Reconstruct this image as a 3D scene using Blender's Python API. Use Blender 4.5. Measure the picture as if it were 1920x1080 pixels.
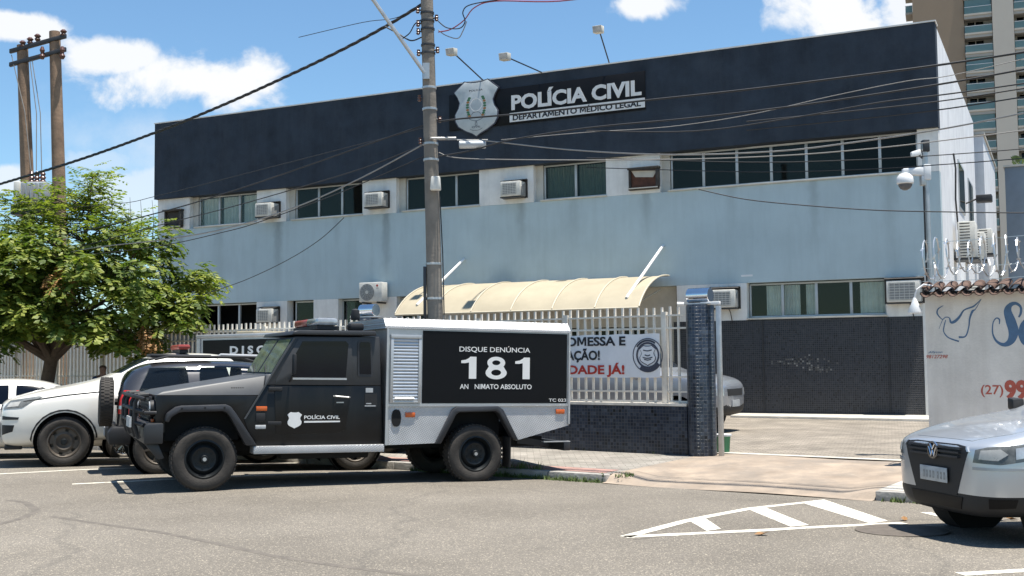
import bpy, bmesh, math, random
import numpy as np
from math import sin, cos, tan, radians, pi, atan, atan2, sqrt, degrees
from mathutils import Vector, Matrix
from mathutils.bvhtree import BVHTree

random.seed(7)
for o in list(bpy.data.objects): bpy.data.objects.remove(o)
scene = bpy.context.scene
COL = scene.collection

# ------------------------------------------------------------ camera
F = 2110.0; EYE = 1.62; PIT = atan(132.6/2110); ROLL = 0.01
cf = Vector((0, cos(PIT), sin(PIT))); r0 = Vector((1, 0, 0)); u0 = r0.cross(cf)
cr = r0*cos(ROLL) - u0*sin(ROLL); cu = u0*cos(ROLL) + r0*sin(ROLL)
CAM = Vector((0, 0, EYE))
cd = bpy.data.cameras.new('camera'); cam = bpy.data.objects.new('camera', cd); COL.objects.link(cam)
cd.sensor_width = 36; cd.lens = F/1920*36; cd.clip_end = 6000; cd.clip_start = .1
m3 = Matrix((cr, cu, -cf)).transposed()
cam.matrix_world = Matrix.Translation(CAM) @ m3.to_4x4()
scene.camera = cam

def ray(px, py): return cf + cr*((px-960)/F) - cu*((py-540)/F)
def onp(px, py, p, n):                       # pixel ray meets a plane
    d = ray(px, py); return CAM + d*(n.dot(p-CAM)/n.dot(d))
def at(px, py, D):                           # pixel ray at a distance D ahead
    d = ray(px, py); return CAM + d*(D/d.y)

# ------------------------------------------------------------ light
SUN_EL = radians(80); az = radians(-28)
sd = Vector((cos(az)*cos(SUN_EL), sin(az)*cos(SUN_EL), sin(SUN_EL)))
sl = bpy.data.lights.new('sun', 'SUN'); sl.energy = 5.0; sl.angle = radians(.53); sl.color = (1, .955, .88)
so = bpy.data.objects.new('sun', sl); COL.objects.link(so)
so.rotation_euler = sd.to_track_quat('Z', 'Y').to_euler(); so.location = (0, 0, 60)
vs = scene.view_settings
vs.view_transform = 'Standard'; vs.look = 'None'; vs.gamma = 1; vs.use_curve_mapping = False; vs.exposure = 0.85

world = bpy.data.worlds.new('World'); scene.world = world; world.use_nodes = True
wt = world.node_tree; wn = wt.nodes; wl = wt.links
for n in list(wn): wn.remove(n)
wout = wn.new('ShaderNodeOutputWorld'); bg = wn.new('ShaderNodeBackground')
wl.new(bg.outputs[0], wout.inputs[0])
sky = wn.new('ShaderNodeTexSky'); sky.sky_type = 'NISHITA'; sky.sun_disc = False
sky.sun_elevation = SUN_EL; sky.sun_rotation = atan2(sd.x, sd.y); sky.altitude = 0; sky.air_density = 1.0; sky.dust_density = .15; sky.ozone_density = 2.2
bg.inputs[1].default_value = .092
wtc = wn.new('ShaderNodeTexCoord')
def wmath(op, a, b=None, c=None, clamp=False):
    n = wn.new('ShaderNodeMath'); n.operation = op; n.use_clamp = clamp
    for i, v in enumerate((a, b, c)):
        if v is None: continue
        if isinstance(v, (int, float)): n.inputs[i].default_value = v
        else: wl.new(v, n.inputs[i])
    return n.outputs[0]
def wdot(v):
    n = wn.new('ShaderNodeVectorMath'); n.operation = 'DOT_PRODUCT'; wl.new(wtc.outputs['Generated'], n.inputs[0]); n.inputs[1].default_value = v; return n.outputs['Value']
wno = wn.new('ShaderNodeTexNoise'); wno.inputs['Scale'].default_value = 15; wno.inputs['Detail'].default_value = 9; wno.inputs['Roughness'].default_value = .58; wno.inputs['Distortion'].default_value = .3
wl.new(wtc.outputs['Generated'], wno.inputs['Vector'])
wno2 = wn.new('ShaderNodeTexNoise'); wno2.inputs['Scale'].default_value = 3.1; wno2.inputs['Detail'].default_value = 8; wno2.inputs['Roughness'].default_value = .6
wl.new(wtc.outputs['Generated'], wno2.inputs['Vector'])
dens = None
# cumulus clouds: direction in the sky, half width, half height (in degrees-like units), weight
for px, py, a, b, w in ((390, 158, 185, 66, 1.0), (212, 108, 92, 34, .95), (40, 52, 62, 28, .95), (1205, 8, 80, 34, .95), (1560, 25, 135, 60, 1.0), (1690, 10, 60, 60, .9),
                        (250, 360, 150, 60, .55), (10, 330, 45, 28, .7), (190, 300, 90, 30, .35)):
    d = ray(px, py).normalized(); r_ = cr - d*cr.dot(d); r_.normalize(); u_ = r_.cross(d)
    x = wmath('DIVIDE', wdot(r_), a/F); y = wmath('DIVIDE', wdot(u_), b/F)
    q = wmath('SQRT', wmath('ADD', wmath('MULTIPLY', x, x), wmath('MULTIPLY', y, y)))
    front = wmath('GREATER_THAN', wdot(d), 0)
    q2 = wmath('ADD', q, wmath('MULTIPLY', wmath('SUBTRACT', wno.outputs['Fac'], .5), -2.5))
    mr = wn.new('ShaderNodeMapRange'); mr.interpolation_type = 'SMOOTHSTEP'; wl.new(q2, mr.inputs['Value'])
    mr.inputs['From Min'].default_value = .96; mr.inputs['From Max'].default_value = .5; mr.inputs['To Min'].default_value = 0; mr.inputs['To Max'].default_value = w
    v = wmath('MULTIPLY', mr.outputs[0], front)
    dens = v if dens is None else wmath('MAXIMUM', dens, v)
mr = wn.new('ShaderNodeMapRange'); mr.interpolation_type = 'SMOOTHSTEP'; wl.new(wno2.outputs['Fac'], mr.inputs['Value'])
mr.inputs['From Min'].default_value = .60; mr.inputs['From Max'].default_value = .82; mr.inputs['To Max'].default_value = .6
dens = wmath('MAXIMUM', dens, mr.outputs[0], clamp=True)
wmx = wn.new('ShaderNodeMix'); wmx.data_type = 'RGBA'; wl.new(dens, wmx.inputs['Factor'])
skt = wn.new('ShaderNodeMix'); skt.data_type = 'RGBA'; skt.blend_type = 'MULTIPLY'; skt.inputs['Factor'].default_value = 1
wl.new(sky.outputs[0], skt.inputs['A']); skt.inputs['B'].default_value = (.78, .95, 1.0, 1)
wl.new(skt.outputs['Result'], wmx.inputs['A']); wmx.inputs['B'].default_value = (6.0, 6.1, 6.2, 1)
wl.new(wmx.outputs['Result'], bg.inputs[0])

# ------------------------------------------------------------ materials
MATS = {}
def nd(t, typ, **k):
    n = t.nodes.new(typ)
    for a, b in k.items(): setattr(n, a, b)
    return n
def mk(name, col, rough=.6, metal=0, var=.12, scale=4, bump=0, bscale=60, coat=0, streak=0, dirt=None, spec=.5, detail=6):
    if name in MATS: return MATS[name]
    m = bpy.data.materials.new(name); m.use_nodes = True; t = m.node_tree; L = t.links
    p = t.nodes['Principled BSDF']
    p.inputs['Roughness'].default_value = rough; p.inputs['Metallic'].default_value = metal; p.inputs['Specular IOR Level'].default_value = spec
    if coat: p.inputs['Coat Weight'].default_value = coat; p.inputs['Coat Roughness'].default_value = .06
    tc = nd(t, 'ShaderNodeTexCoord')
    no = nd(t, 'ShaderNodeTexNoise'); no.inputs['Scale'].default_value = scale; no.inputs['Detail'].default_value = detail; no.inputs['Roughness'].default_value = .62
    L.new(tc.outputs['Object'], no.inputs['Vector'])
    cr_ = nd(t, 'ShaderNodeValToRGB'); L.new(no.outputs['Fac'], cr_.inputs[0])
    e = cr_.color_ramp.elements; e[0].position = .3; e[1].position = .7
    e[0].color = [c*(1-var) for c in col] + [1]; e[1].color = [min(1, c*(1+var)) for c in col] + [1]
    out = cr_.outputs[0]
    if streak:
        mp = nd(t, 'ShaderNodeMapping'); mp.inputs['Scale'].default_value = (1.9, 1.9, .22); L.new(tc.outputs['Object'], mp.inputs['Vector'])
        n2 = nd(t, 'ShaderNodeTexNoise'); n2.inputs['Scale'].default_value = 1.6; n2.inputs['Detail'].default_value = 7; n2.inputs['Roughness'].default_value = .7; L.new(mp.outputs[0], n2.inputs['Vector'])
        rr = nd(t, 'ShaderNodeMapRange'); rr.inputs['From Min'].default_value = .46; rr.inputs['From Max'].default_value = .78; L.new(n2.outputs['Fac'], rr.inputs['Value']); rr.inputs['To Max'].default_value = streak
        mx = nd(t, 'ShaderNodeMix', data_type='RGBA'); L.new(rr.outputs[0], mx.inputs['Factor']); L.new(out, mx.inputs['A']); mx.inputs['B'].default_value = (dirt or [c*.45 for c in col]) + [1]
        out = mx.outputs['Result']
    L.new(out, p.inputs['Base Color'])
    rm = nd(t, 'ShaderNodeMapRange'); L.new(no.outputs['Fac'], rm.inputs['Value']); rm.inputs['To Min'].default_value = max(.02, rough-.09); rm.inputs['To Max'].default_value = min(1, rough+.09)
    L.new(rm.outputs[0], p.inputs['Roughness'])
    if bump:
        nb = nd(t, 'ShaderNodeTexNoise'); nb.inputs['Scale'].default_value = bscale; nb.inputs['Detail'].default_value = 4; L.new(tc.outputs['Object'], nb.inputs['Vector'])
        b = nd(t, 'ShaderNodeBump'); b.inputs['Strength'].default_value = bump; b.inputs['Distance'].default_value = .02; L.new(nb.outputs['Fac'], b.inputs['Height']); L.new(b.outputs[0], p.inputs['Normal'])
    MATS[name] = m; return m
def glass(name, tint=(.55, .62, .6), clear=.6, rough=.03, ior=1.32):
    if name in MATS: return MATS[name]
    m = bpy.data.materials.new(name); m.use_nodes = True; t = m.node_tree; L = t.links
    for n in list(t.nodes): t.nodes.remove(n)
    o = nd(t, 'ShaderNodeOutputMaterial'); mx = nd(t, 'ShaderNodeMixShader'); tr = nd(t, 'ShaderNodeBsdfTransparent'); gl = nd(t, 'ShaderNodeBsdfGlossy'); mx2 = nd(t, 'ShaderNodeMixShader'); df = nd(t, 'ShaderNodeBsdfDiffuse')
    tr.inputs[0].default_value = (*tint, 1); gl.inputs['Roughness'].default_value = rough; gl.inputs[0].default_value = (.74, .78, .70, 1); df.inputs[0].default_value = (tint[0]*.05, tint[1]*.05, tint[2]*.05, 1)
    fr = nd(t, 'ShaderNodeFresnel'); fr.inputs[0].default_value = ior
    mx2.inputs[0].default_value = clear; L.new(df.outputs[0], mx2.inputs[1]); L.new(tr.outputs[0], mx2.inputs[2])
    L.new(fr.outputs[0], mx.inputs[0]); L.new(mx2.outputs[0], mx.inputs[1]); L.new(gl.outputs[0], mx.inputs[2]); L.new(mx.outputs[0], o.inputs[0])
    MATS[name] = m; return m
def tilemat(name, cols, grout, size=.05, mort=.1, rough=.25, bumpd=.002, w=1.0, offs=0.0, weather=0, use_uv=True):
    """small pieces in rows (mosaic, pavers): per-piece colour, recessed joints"""
    m = bpy.data.materials.new(name); m.use_nodes = True; t = m.node_tree; L = t.links; p = t.nodes['Principled BSDF']
    tc = nd(t, 'ShaderNodeTexCoord'); br = nd(t, 'ShaderNodeTexBrick')
    L.new(tc.outputs['UV' if use_uv else 'Object'], br.inputs['Vector'])
    br.offset = offs; br.inputs['Scale'].default_value = 1; br.inputs['Brick Width'].default_value = size*w; br.inputs['Row Height'].default_value = size
    br.inputs['Mortar Size'].default_value = size*mort*.5; br.inputs['Mortar Smooth'].default_value = .2; br.inputs['Bias'].default_value = 0
    br.inputs['Color1'].default_value = (0, 0, 0, 1); br.inputs['Color2'].default_value = (1, 1, 1, 1); br.inputs['Mortar'].default_value = (.5, .5, .5, 1)
    rp = nd(t, 'ShaderNodeValToRGB'); L.new(br.outputs['Color'], rp.inputs[0]); e = rp.color_ramp
    while len(e.elements) < len(cols): e.elements.new(.5)
    for i, c in enumerate(cols): e.elements[i].position = i/(len(cols)-1); e.elements[i].color = (*c, 1)
    no = nd(t, 'ShaderNodeTexNoise'); no.inputs['Scale'].default_value = 1.3; no.inputs['Detail'].default_value = 7; no.inputs['Roughness'].default_value = .65; L.new(tc.outputs['Object'], no.inputs['Vector'])
    hs = nd(t, 'ShaderNodeMix', data_type='RGBA', blend_type='MULTIPLY'); hs.inputs['Factor'].default_value = 1
    rg = nd(t, 'ShaderNodeMapRange'); L.new(no.outputs['Fac'], rg.inputs['Value']); rg.inputs['From Min'].default_value = .3; rg.inputs['From Max'].default_value = .7; rg.inputs['To Min'].default_value = .65; rg.inputs['To Max'].default_value = 1.3
    L.new(rp.outputs[0], hs.inputs['A']); L.new(rg.outputs[0], hs.inputs['B'])
    mx = nd(t, 'ShaderNodeMix', data_type='RGBA'); L.new(br.outputs['Fac'], mx.inputs['Factor']); L.new(hs.outputs['Result'], mx.inputs['A']); mx.inputs['B'].default_value = (*grout, 1)
    out = mx.outputs['Result']
    L.new(out, p.inputs['Base Color']); p.inputs['Roughness'].default_value = rough
    iv = nd(t, 'ShaderNodeMath', operation='SUBTRACT'); iv.inputs[0].default_value = 1; L.new(br.outputs['Fac'], iv.inputs[1])
    b = nd(t, 'ShaderNodeBump'); b.inputs['Strength'].default_value = .8; b.inputs['Distance'].default_value = bumpd; L.new(iv.outputs[0], b.inputs['Height']); L.new(b.outputs[0], p.inputs['Normal'])
    MATS[name] = m; return m
def asphalt():
    m = bpy.data.materials.new('asphalt'); m.use_nodes = True; t = m.node_tree; L = t.links; p = t.nodes['Principled BSDF']
    tc = nd(t, 'ShaderNodeTexCoord')
    def noise(s, d=6, r=.6): 
        n = nd(t, 'ShaderNodeTexNoise'); n.inputs['Scale'].default_value = s; n.inputs['Detail'].default_value = d; n.inputs['Roughness'].default_value = r; L.new(tc.outputs['Object'], n.inputs['Vector']); return n
    a = noise(.35, 5); b = noise(48, 3, .7); vo = nd(t, 'ShaderNodeTexVoronoi'); vo.inputs['Scale'].default_value = 105; L.new(tc.outputs['Object'], vo.inputs['Vector'])
    r1 = nd(t, 'ShaderNodeValToRGB'); L.new(a.outputs['Fac'], r1.inputs[0]); e = r1.color_ramp.elements; e[0].position = .3; e[0].color = (.138, .122, .100, 1); e[1].position = .72; e[1].color = (.208, .186, .155, 1)
    # aggregate grains: each stone its own grey
    r2 = nd(t, 'ShaderNodeValToRGB'); sx = nd(t, 'ShaderNodeSeparateColor'); L.new(vo.outputs['Color'], sx.inputs[0]); L.new(sx.outputs[0], r2.inputs[0]); e = r2.color_ramp.elements; e[0].position = .0; e[0].color = (.70, .70, .70, 1); e[1].position = .9; e[1].color = (1.14, 1.13, 1.12, 1); x = r2.color_ramp.elements.new(.985); x.color = (2.3, 2.25, 2.1, 1)
    mu = nd(t, 'ShaderNodeMix', data_type='RGBA', blend_type='MULTIPLY'); mu.inputs['Factor'].default_value = 1; L.new(r1.outputs[0], mu.inputs['A']); L.new(r2.outputs[0], mu.inputs['B'])
    # tar-filled cracks and oil stains
    wv = noise(.55, 4); vm = nd(t, 'ShaderNodeVectorMath', operation='MULTIPLY_ADD'); L.new(wv.outputs['Color'], vm.inputs[0]); vm.inputs[1].default_value = (1.6, 1.6, 0); L.new(tc.outputs['Object'], vm.inputs[2])
    vc = nd(t, 'ShaderNodeTexVoronoi', feature='DISTANCE_TO_EDGE'); vc.inputs['Scale'].default_value = .19; L.new(vm.outputs[0], vc.inputs['Vector'])
    cm = nd(t, 'ShaderNodeMapRange'); L.new(vc.outputs['Distance'], cm.inputs['Value']); cm.inputs['From Min'].default_value = .002; cm.inputs['From Max'].default_value = .009; cm.inputs['To Min'].default_value = .20; cm.inputs['To Max'].default_value = 0
    st = noise(.8, 3, .5); sm = nd(t, 'ShaderNodeMapRange'); L.new(st.outputs['Fac'], sm.inputs['Value']); sm.inputs['From Min'].default_value = .66; sm.inputs['From Max'].default_value = .8; sm.inputs['To Max'].default_value = .4
    mxx = nd(t, 'ShaderNodeMath', operation='MAXIMUM'); L.new(cm.outputs[0], mxx.inputs[0]); L.new(sm.outputs[0], mxx.inputs[1])
    mx = nd(t, 'ShaderNodeMix', data_type='RGBA'); L.new(mxx.outputs[0], mx.inputs['Factor']); L.new(mu.outputs['Result'], mx.inputs['A']); mx.inputs['B'].default_value = (.04, .039, .038, 1)
    L.new(mx.outputs['Result'], p.inputs['Base Color']); p.inputs['Roughness'].default_value = .82; p.inputs['Specular IOR Level'].default_value = .35
    bp = nd(t, 'ShaderNodeBump'); bp.inputs['Strength'].default_value = .55; bp.inputs['Distance'].default_value = .007; L.new(vo.outputs['Distance'], bp.inputs['Height']); L.new(bp.outputs[0], p.inputs['Normal'])
    return m
def diamond():
    m = mk('diamond_plate', (.50, .50, .495), .4, .45, .12, 3); t = m.node_tree; L = t.links; p = t.nodes['Principled BSDF']
    tc = nd(t, 'ShaderNodeTexCoord')
    def bars(ang, ph):
        mp = nd(t, 'ShaderNodeMapping'); mp.inputs['Rotation'].default_value = (0, radians(ang), 0); mp.inputs['Location'].default_value = (ph, 0, 0); L.new(tc.outputs['Object'], mp.inputs['Vector'])
        s = nd(t, 'ShaderNodeSeparateXYZ'); L.new(mp.outputs[0], s.inputs[0]); outs = []
        for k, f in ((0, 2*pi/.05), (2, 2*pi/.05)):
            q = nd(t, 'ShaderNodeMath', operation='MULTIPLY'); L.new(s.outputs[k], q.inputs[0]); q.inputs[1].default_value = f
            w = nd(t, 'ShaderNodeMath', operation='SINE'); L.new(q.outputs[0], w.inputs[0]); outs.append(w.outputs[0])
        g = nd(t, 'ShaderNodeMath', operation='MULTIPLY'); L.new(outs[0], g.inputs[0]); L.new(outs[1], g.inputs[1]); return g.outputs[0]
    a = bars(30, 0); g = nd(t, 'ShaderNodeMath', operation='ABSOLUTE'); L.new(a, g.inputs[0])
    b = nd(t, 'ShaderNodeBump'); b.inputs['Strength'].default_value = .7; b.inputs['Distance'].default_value = .007; L.new(g.outputs[0], b.inputs['Height']); L.new(b.outputs[0], p.inputs['Normal'])
    return m
def leafmat():
    m = bpy.data.materials.new('leaf'); m.use_nodes = True; t = m.node_tree; L = t.links; p = t.nodes['Principled BSDF']; o = t.nodes['Material Output']
    g = nd(t, 'ShaderNodeNewGeometry'); tc = nd(t, 'ShaderNodeTexCoord'); no = nd(t, 'ShaderNodeTexNoise'); no.inputs['Scale'].default_value = 1.1; L.new(tc.outputs['Object'], no.inputs['Vector'])
    ad = nd(t, 'ShaderNodeMath', operation='MULTIPLY_ADD'); L.new(g.outputs['Random Per Island'], ad.inputs[0]); ad.inputs[1].default_value = .55; L.new(no.outputs['Fac'], ad.inputs[2])
    r = nd(t, 'ShaderNodeValToRGB'); L.new(ad.outputs[0], r.inputs[0]); e = r.color_ramp
    e.elements[0].position = .45; e.elements[0].color = (.05, .085, .016, 1); e.elements[1].position = 1.1; e.elements[1].color = (.26, .285, .06, 1)
    x = e.elements.new(.75); x.color = (.115, .160, .03, 1); 
    L.new(r.outputs[0], p.inputs['Base Color']); p.inputs['Roughness'].default_value = .5; p.inputs['Specular IOR Level'].default_value = .3
    tl = nd(t, 'ShaderNodeBsdfTranslucent'); hs = nd(t, 'ShaderNodeMix', data_type='RGBA', blend_type='MULTIPLY'); hs.inputs['Factor'].default_value = 1; L.new(r.outputs[0], hs.inputs['A']); hs.inputs['B'].default_value = (1.5, 1.7, .7, 1); L.new(hs.outputs['Result'], tl.inputs[0])
    mx = nd(t, 'ShaderNodeMixShader'); mx.inputs[0].default_value = .35; L.new(p.outputs[0], mx.inputs[1]); L.new(tl.outputs[0], mx.inputs[2]); L.new(mx.outputs[0], o.inputs[0])
    return m

M = dict(
    asphalt=asphalt(), diamond=diamond(), leaf=leafmat(),
    earth=mk('earth', (.16, .13, .10), .9, 0, .25, .5, .3, 8),
    concrete=mk('pavement_concrete', (.27, .25, .215), .85, 0, .28, 2.2, .35, 40, detail=9),
    ramp=mk('ramp_concrete', (.30, .238, .18), .88, 0, .30, 1.7, .3, 30, detail=9),
    pale=mk('pale_concrete', (.46, .43, .37), .85, 0, .18, 2.5, .25, 35, detail=9),
    kerb=mk('kerb_concrete', (.33, .31, .28), .85, 0, .28, 5, .35, 30),
    pink=mk('pink_tactile', (.34, .20, .165), .8, 0, .3, 6, .3, 50),
    roadpaint=mk('road_paint', (.66, .62, .52), .65, 0, .30, 22, .2, 60, detail=9),
    blue=mk('blue_paint', (.45, .545, .565), .75, 0, .08, .7, .12, 25, streak=.40, dirt=[.31, .375, .385]),
    navy=mk('navy_paint', (.028, .038, .052), .8, 0, .35, 1.2, .15, 25, streak=.55, dirt=[.048, .058, .074], spec=.3),
    white=mk('white_paint', (.78, .765, .72), .7, 0, .10, 2.0, .12, 30, streak=.35, dirt=[.36, .33, .28]),
    jamb=mk('jamb_beige', (.55, .52, .45), .75, 0, .12, 3, .1, 30),
    sidewhite=mk('side_white', (.74, .74, .74), .75, 0, .10, 1.4, .15, 25, streak=.45, dirt=[.42, .43, .44]),
    frame=mk('alu_frame', (.50, .51, .50), .45, .4, .08, 6),
    dark=mk('room_shade', (.012, .012, .013), .9, 0, .2, 2),  # room darkness put into the surface colour
    curtain=mk('curtain', (.72, .74, .71), .85, 0, .1, 6),
    pane=glass('window_glass', (.66, .72, .69), .86), paneclear=glass('clear_glass', (.95, .97, .95), .95), panedark=glass('dark_glass', (.10, .12, .12), .5),
    acwhite=mk('ac_casing', (.60, .585, .53), .55, 0, .14, 7), acgrille=mk('ac_grille', (.26, .26, .25), .6, 0, .15, 9),
    rust=mk('rusty_board', (.12, .05, .03), .9, 0, .35, 6, .3, 40),
    grime=mk('grime_black', (.05, .045, .04), .9, 0, .4, 6, .4, 40),
    signblack=mk('sign_black', (.002, .002, .003), .45, 0, .2, 3, spec=.22), signwhite=mk('sign_white', (.74, .73, .70), .5, 0, .06, 4), signgrey=mk('shield_silver', (.46, .49, .49), .45, .15, .1, 4),
    green=mk('emblem_green', (.05, .16, .07), .6), ink=mk('emblem_ink', (.05, .055, .08), .6), gold=mk('emblem_gold', (.35, .16, .05), .6),
    redink=mk('red_print', (.48, .035, .02), .6, 0, .1, 8), blackink=mk('black_print', (.016, .016, .02), .6), blueink=mk('blue_wall_paint', (.07, .14, .24), .7, 0, .15, 10),
    redpaint=mk('red_wall_paint', (.40, .09, .06), .75, 0, .15, 10),
    banner=mk('banner_vinyl', (.78, .785, .79), .5, 0, .05, 3),
    awning=mk('awning_sheet', (.37, .32, .225), .55, 0, .10, 1.3, .08, 20), awnrib=mk('awning_rib', (.46, .41, .31), .55, 0, .05, 5),
    fence=mk('fence_paint', (.74, .69, .60), .6, 0, .16, 5, .1, 40, streak=.3, dirt=[.30, .17, .10]),
    steel=mk('galvanised_steel', (.48, .48, .47), .4, .7, .14, 6), chrome=mk('chrome', (.75, .75, .76), .12, 1, .04, 5),
    pole=mk('pole_concrete', (.20, .175, .145), .85, 0, .25, 3, .3, 25, streak=.35, dirt=[.10, .085, .07]), woodpole=mk('weathered_pole', (.26, .17, .11), .85, 0, .3, 4, .3, 20, streak=.4),
    metaldark=mk('dark_metal', (.05, .05, .052), .5, .5, .2, 6), ceramic=mk('insulator', (.10, .045, .035), .3), transf=mk('transformer_grey', (.42, .44, .45), .5, .2, .1, 4),
    cableblack=mk('cable_black', (.018, .018, .019), .6), cablegrey=mk('cable_grey', (.27, .255, .235), .55), cablered=mk('cable_red', (.30, .05, .07), .55),
    bark=mk('bark', (.13, .095, .07), .9, 0, .3, 7, .6, 25), dryleaf=mk('dry_leaf', (.26, .13, .04), .7, 0, .3, 12), grass=mk('grass_blade', (.09, .13, .03), .7, 0, .35, 4),
    wallwhite=mk('wall_whitewash', (.64, .615, .565), .85, 0, .12, 1.6, .25, 30, streak=.4, dirt=[.38, .35, .31]), rooftile=mk('clay_tile', (.105, .062, .045), .85, 0, .4, 7, .4, 30), wire=mk('razor_steel', (.62, .63, .63), .35, .8, .1, 8),
    lampwhite=mk('lamp_white', (.74, .74, .73), .35, 0, .05, 6), smoke=mk('smoked_dome', (.10, .10, .11), .12, 0, .05, 5),
    tan=mk('tower_tan', (.33, .245, .165), .85, 0, .08, .1), cream=mk('tower_cream', (.58, .52, .43), .85, 0, .06, .1), towergrey=mk('tower_grey', (.40, .39, .35), .85, 0, .06, .2), greenglass=mk('balcony_glass', (.13, .215, .205), .2, 0, .15, .3), bluewall=mk('neighbour_blue', (.19, .235, .28), .85, 0, .2, .5, .15, 12),
    black=mk('truck_black', (.0055, .0055, .006), .36, 0, .3, 5, 0, 60, spec=.35, streak=.5, dirt=[.022, .020, .017]), char=mk('truck_charcoal', (.024, .025, .027), .48, 0, .15, 4), cabgrey=mk('cab_grey', (.034, .035, .037), .5, 0, .15, 4, streak=.4, dirt=[.05, .047, .042]), hood=mk('hood_grey', (.055, .058, .062), .5, 0, .12, 3), flare=mk('flare_plastic', (.024, .025, .029), .5, 0, .15, 8), alu=mk('aluminium', (.48, .48, .475), .4, .5, .1, 3), shutter=mk('shutter_alu', (.52, .56, .60), .4, .45, .06, 4),
    tyre=mk('tyre_rubber', (.038, .033, .028), .85, 0, .35, 9, .3, 60), rimdark=mk('rim_dark', (.012, .015, .017), .45, .5, .2, 8), rimgrey=mk('rim_grey', (.10, .085, .07), .55, .5, .25, 9), underdark=mk('underbody', (.006, .006, .006), .9), 
    carglass=glass('car_glass', (.85, .9, .88), .93), tint=mk('tinted_glass', (.003, .005, .010), .05, 0, .1, 3, spec=.25), wind=mk('windscreen', (.10, .125, .11), .08, 0, .45, 3.5, detail=8), orange=mk('orange_lens', (.55, .11, .02), .25), red=mk('red_lens', (.50, .02, .015), .18), redbar=mk('lightbar_red', (.32, .06, .045), .3), clear=mk('lamp_clear', (.42, .44, .45), .1, .3, .3, 8), lens=mk('headlamp_glass', (.13, .135, .13), .1, 0, .5, 9), bowl=mk('lamp_bowl', (.40, .39, .36), .3, .2, .2, 9),  # wind: reflected foliage and see-through painted into the mottled pane colour
    wcar=mk('white_car_paint', (.74, .71, .64), .3, 0, .03, 2, coat=.8), gcar=mk('graphite_car_paint', (.035, .035, .039), .28, .3, .08, 3, coat=.9), silver=mk('silver_car_paint', (.50, .52, .54), .3, .55, .03, 2, coat=.9), greycar=mk('grey_car_paint', (.30, .31, .33), .32, .5, .04, 2, coat=.8), plastic=mk('black_plastic', (.011, .011, .012), .6, 0, .2, 9), plate=mk('number_plate', (.42, .43, .43), .5, 0, .2, 12),
    skin=mk('skin', (.16, .085, .055), .55, 0, .08, 20), hair=mk('hair', (.012, .010, .009), .8), shirt=mk('shirt', (.03, .05, .10), .85, 0, .15, 9), trousers=mk('trousers', (.03, .03, .035), .9), greenplastic=mk('green_plastic', (.02, .16, .07), .4),
)
M['worn'] = mk('worn_tile', (.10, .098, .092), .8, 0, .3, 9); M['worn2'] = mk('worn_tile_pale', (.20, .195, .18), .8, 0, .3, 9)
M['mosaic'] = tilemat('mosaic_tiles', [(.008, .013, .024), (.030, .042, .066), (.014, .021, .037), (.058, .074, .10), (.003, .004, .006)], (.066, .072, .082), .055, .15, .3, .003)
M['mosaicwall'] = tilemat('mosaic_wall', [(.012, .014, .019), (.026, .028, .035), (.018, .020, .026), (.035, .037, .042), (.004, .004, .006)], (.062, .062, .064), .052, .17, .5, .003)
def blotch(m, col, scale, lo, hi, amt):
    t = m.node_tree; L = t.links; p = t.nodes['Principled BSDF']; src = p.inputs['Base Color'].links[0].from_socket
    tc = nd(t, 'ShaderNodeTexCoord'); no = nd(t, 'ShaderNodeTexNoise'); no.inputs['Scale'].default_value = scale; no.inputs['Detail'].default_value = 10; no.inputs['Roughness'].default_value = .7; L.new(tc.outputs['Object'], no.inputs['Vector'])
    mr = nd(t, 'ShaderNodeMapRange'); L.new(no.outputs['Fac'], mr.inputs['Value']); mr.inputs['From Min'].default_value = lo; mr.inputs['From Max'].default_value = hi; mr.inputs['To Max'].default_value = amt
    mx = nd(t, 'ShaderNodeMix', data_type='RGBA'); L.new(mr.outputs[0], mx.inputs['Factor']); L.new(src, mx.inputs['A']); mx.inputs['B'].default_value = (*col, 1); L.new(mx.outputs['Result'], p.inputs['Base Color'])
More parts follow.
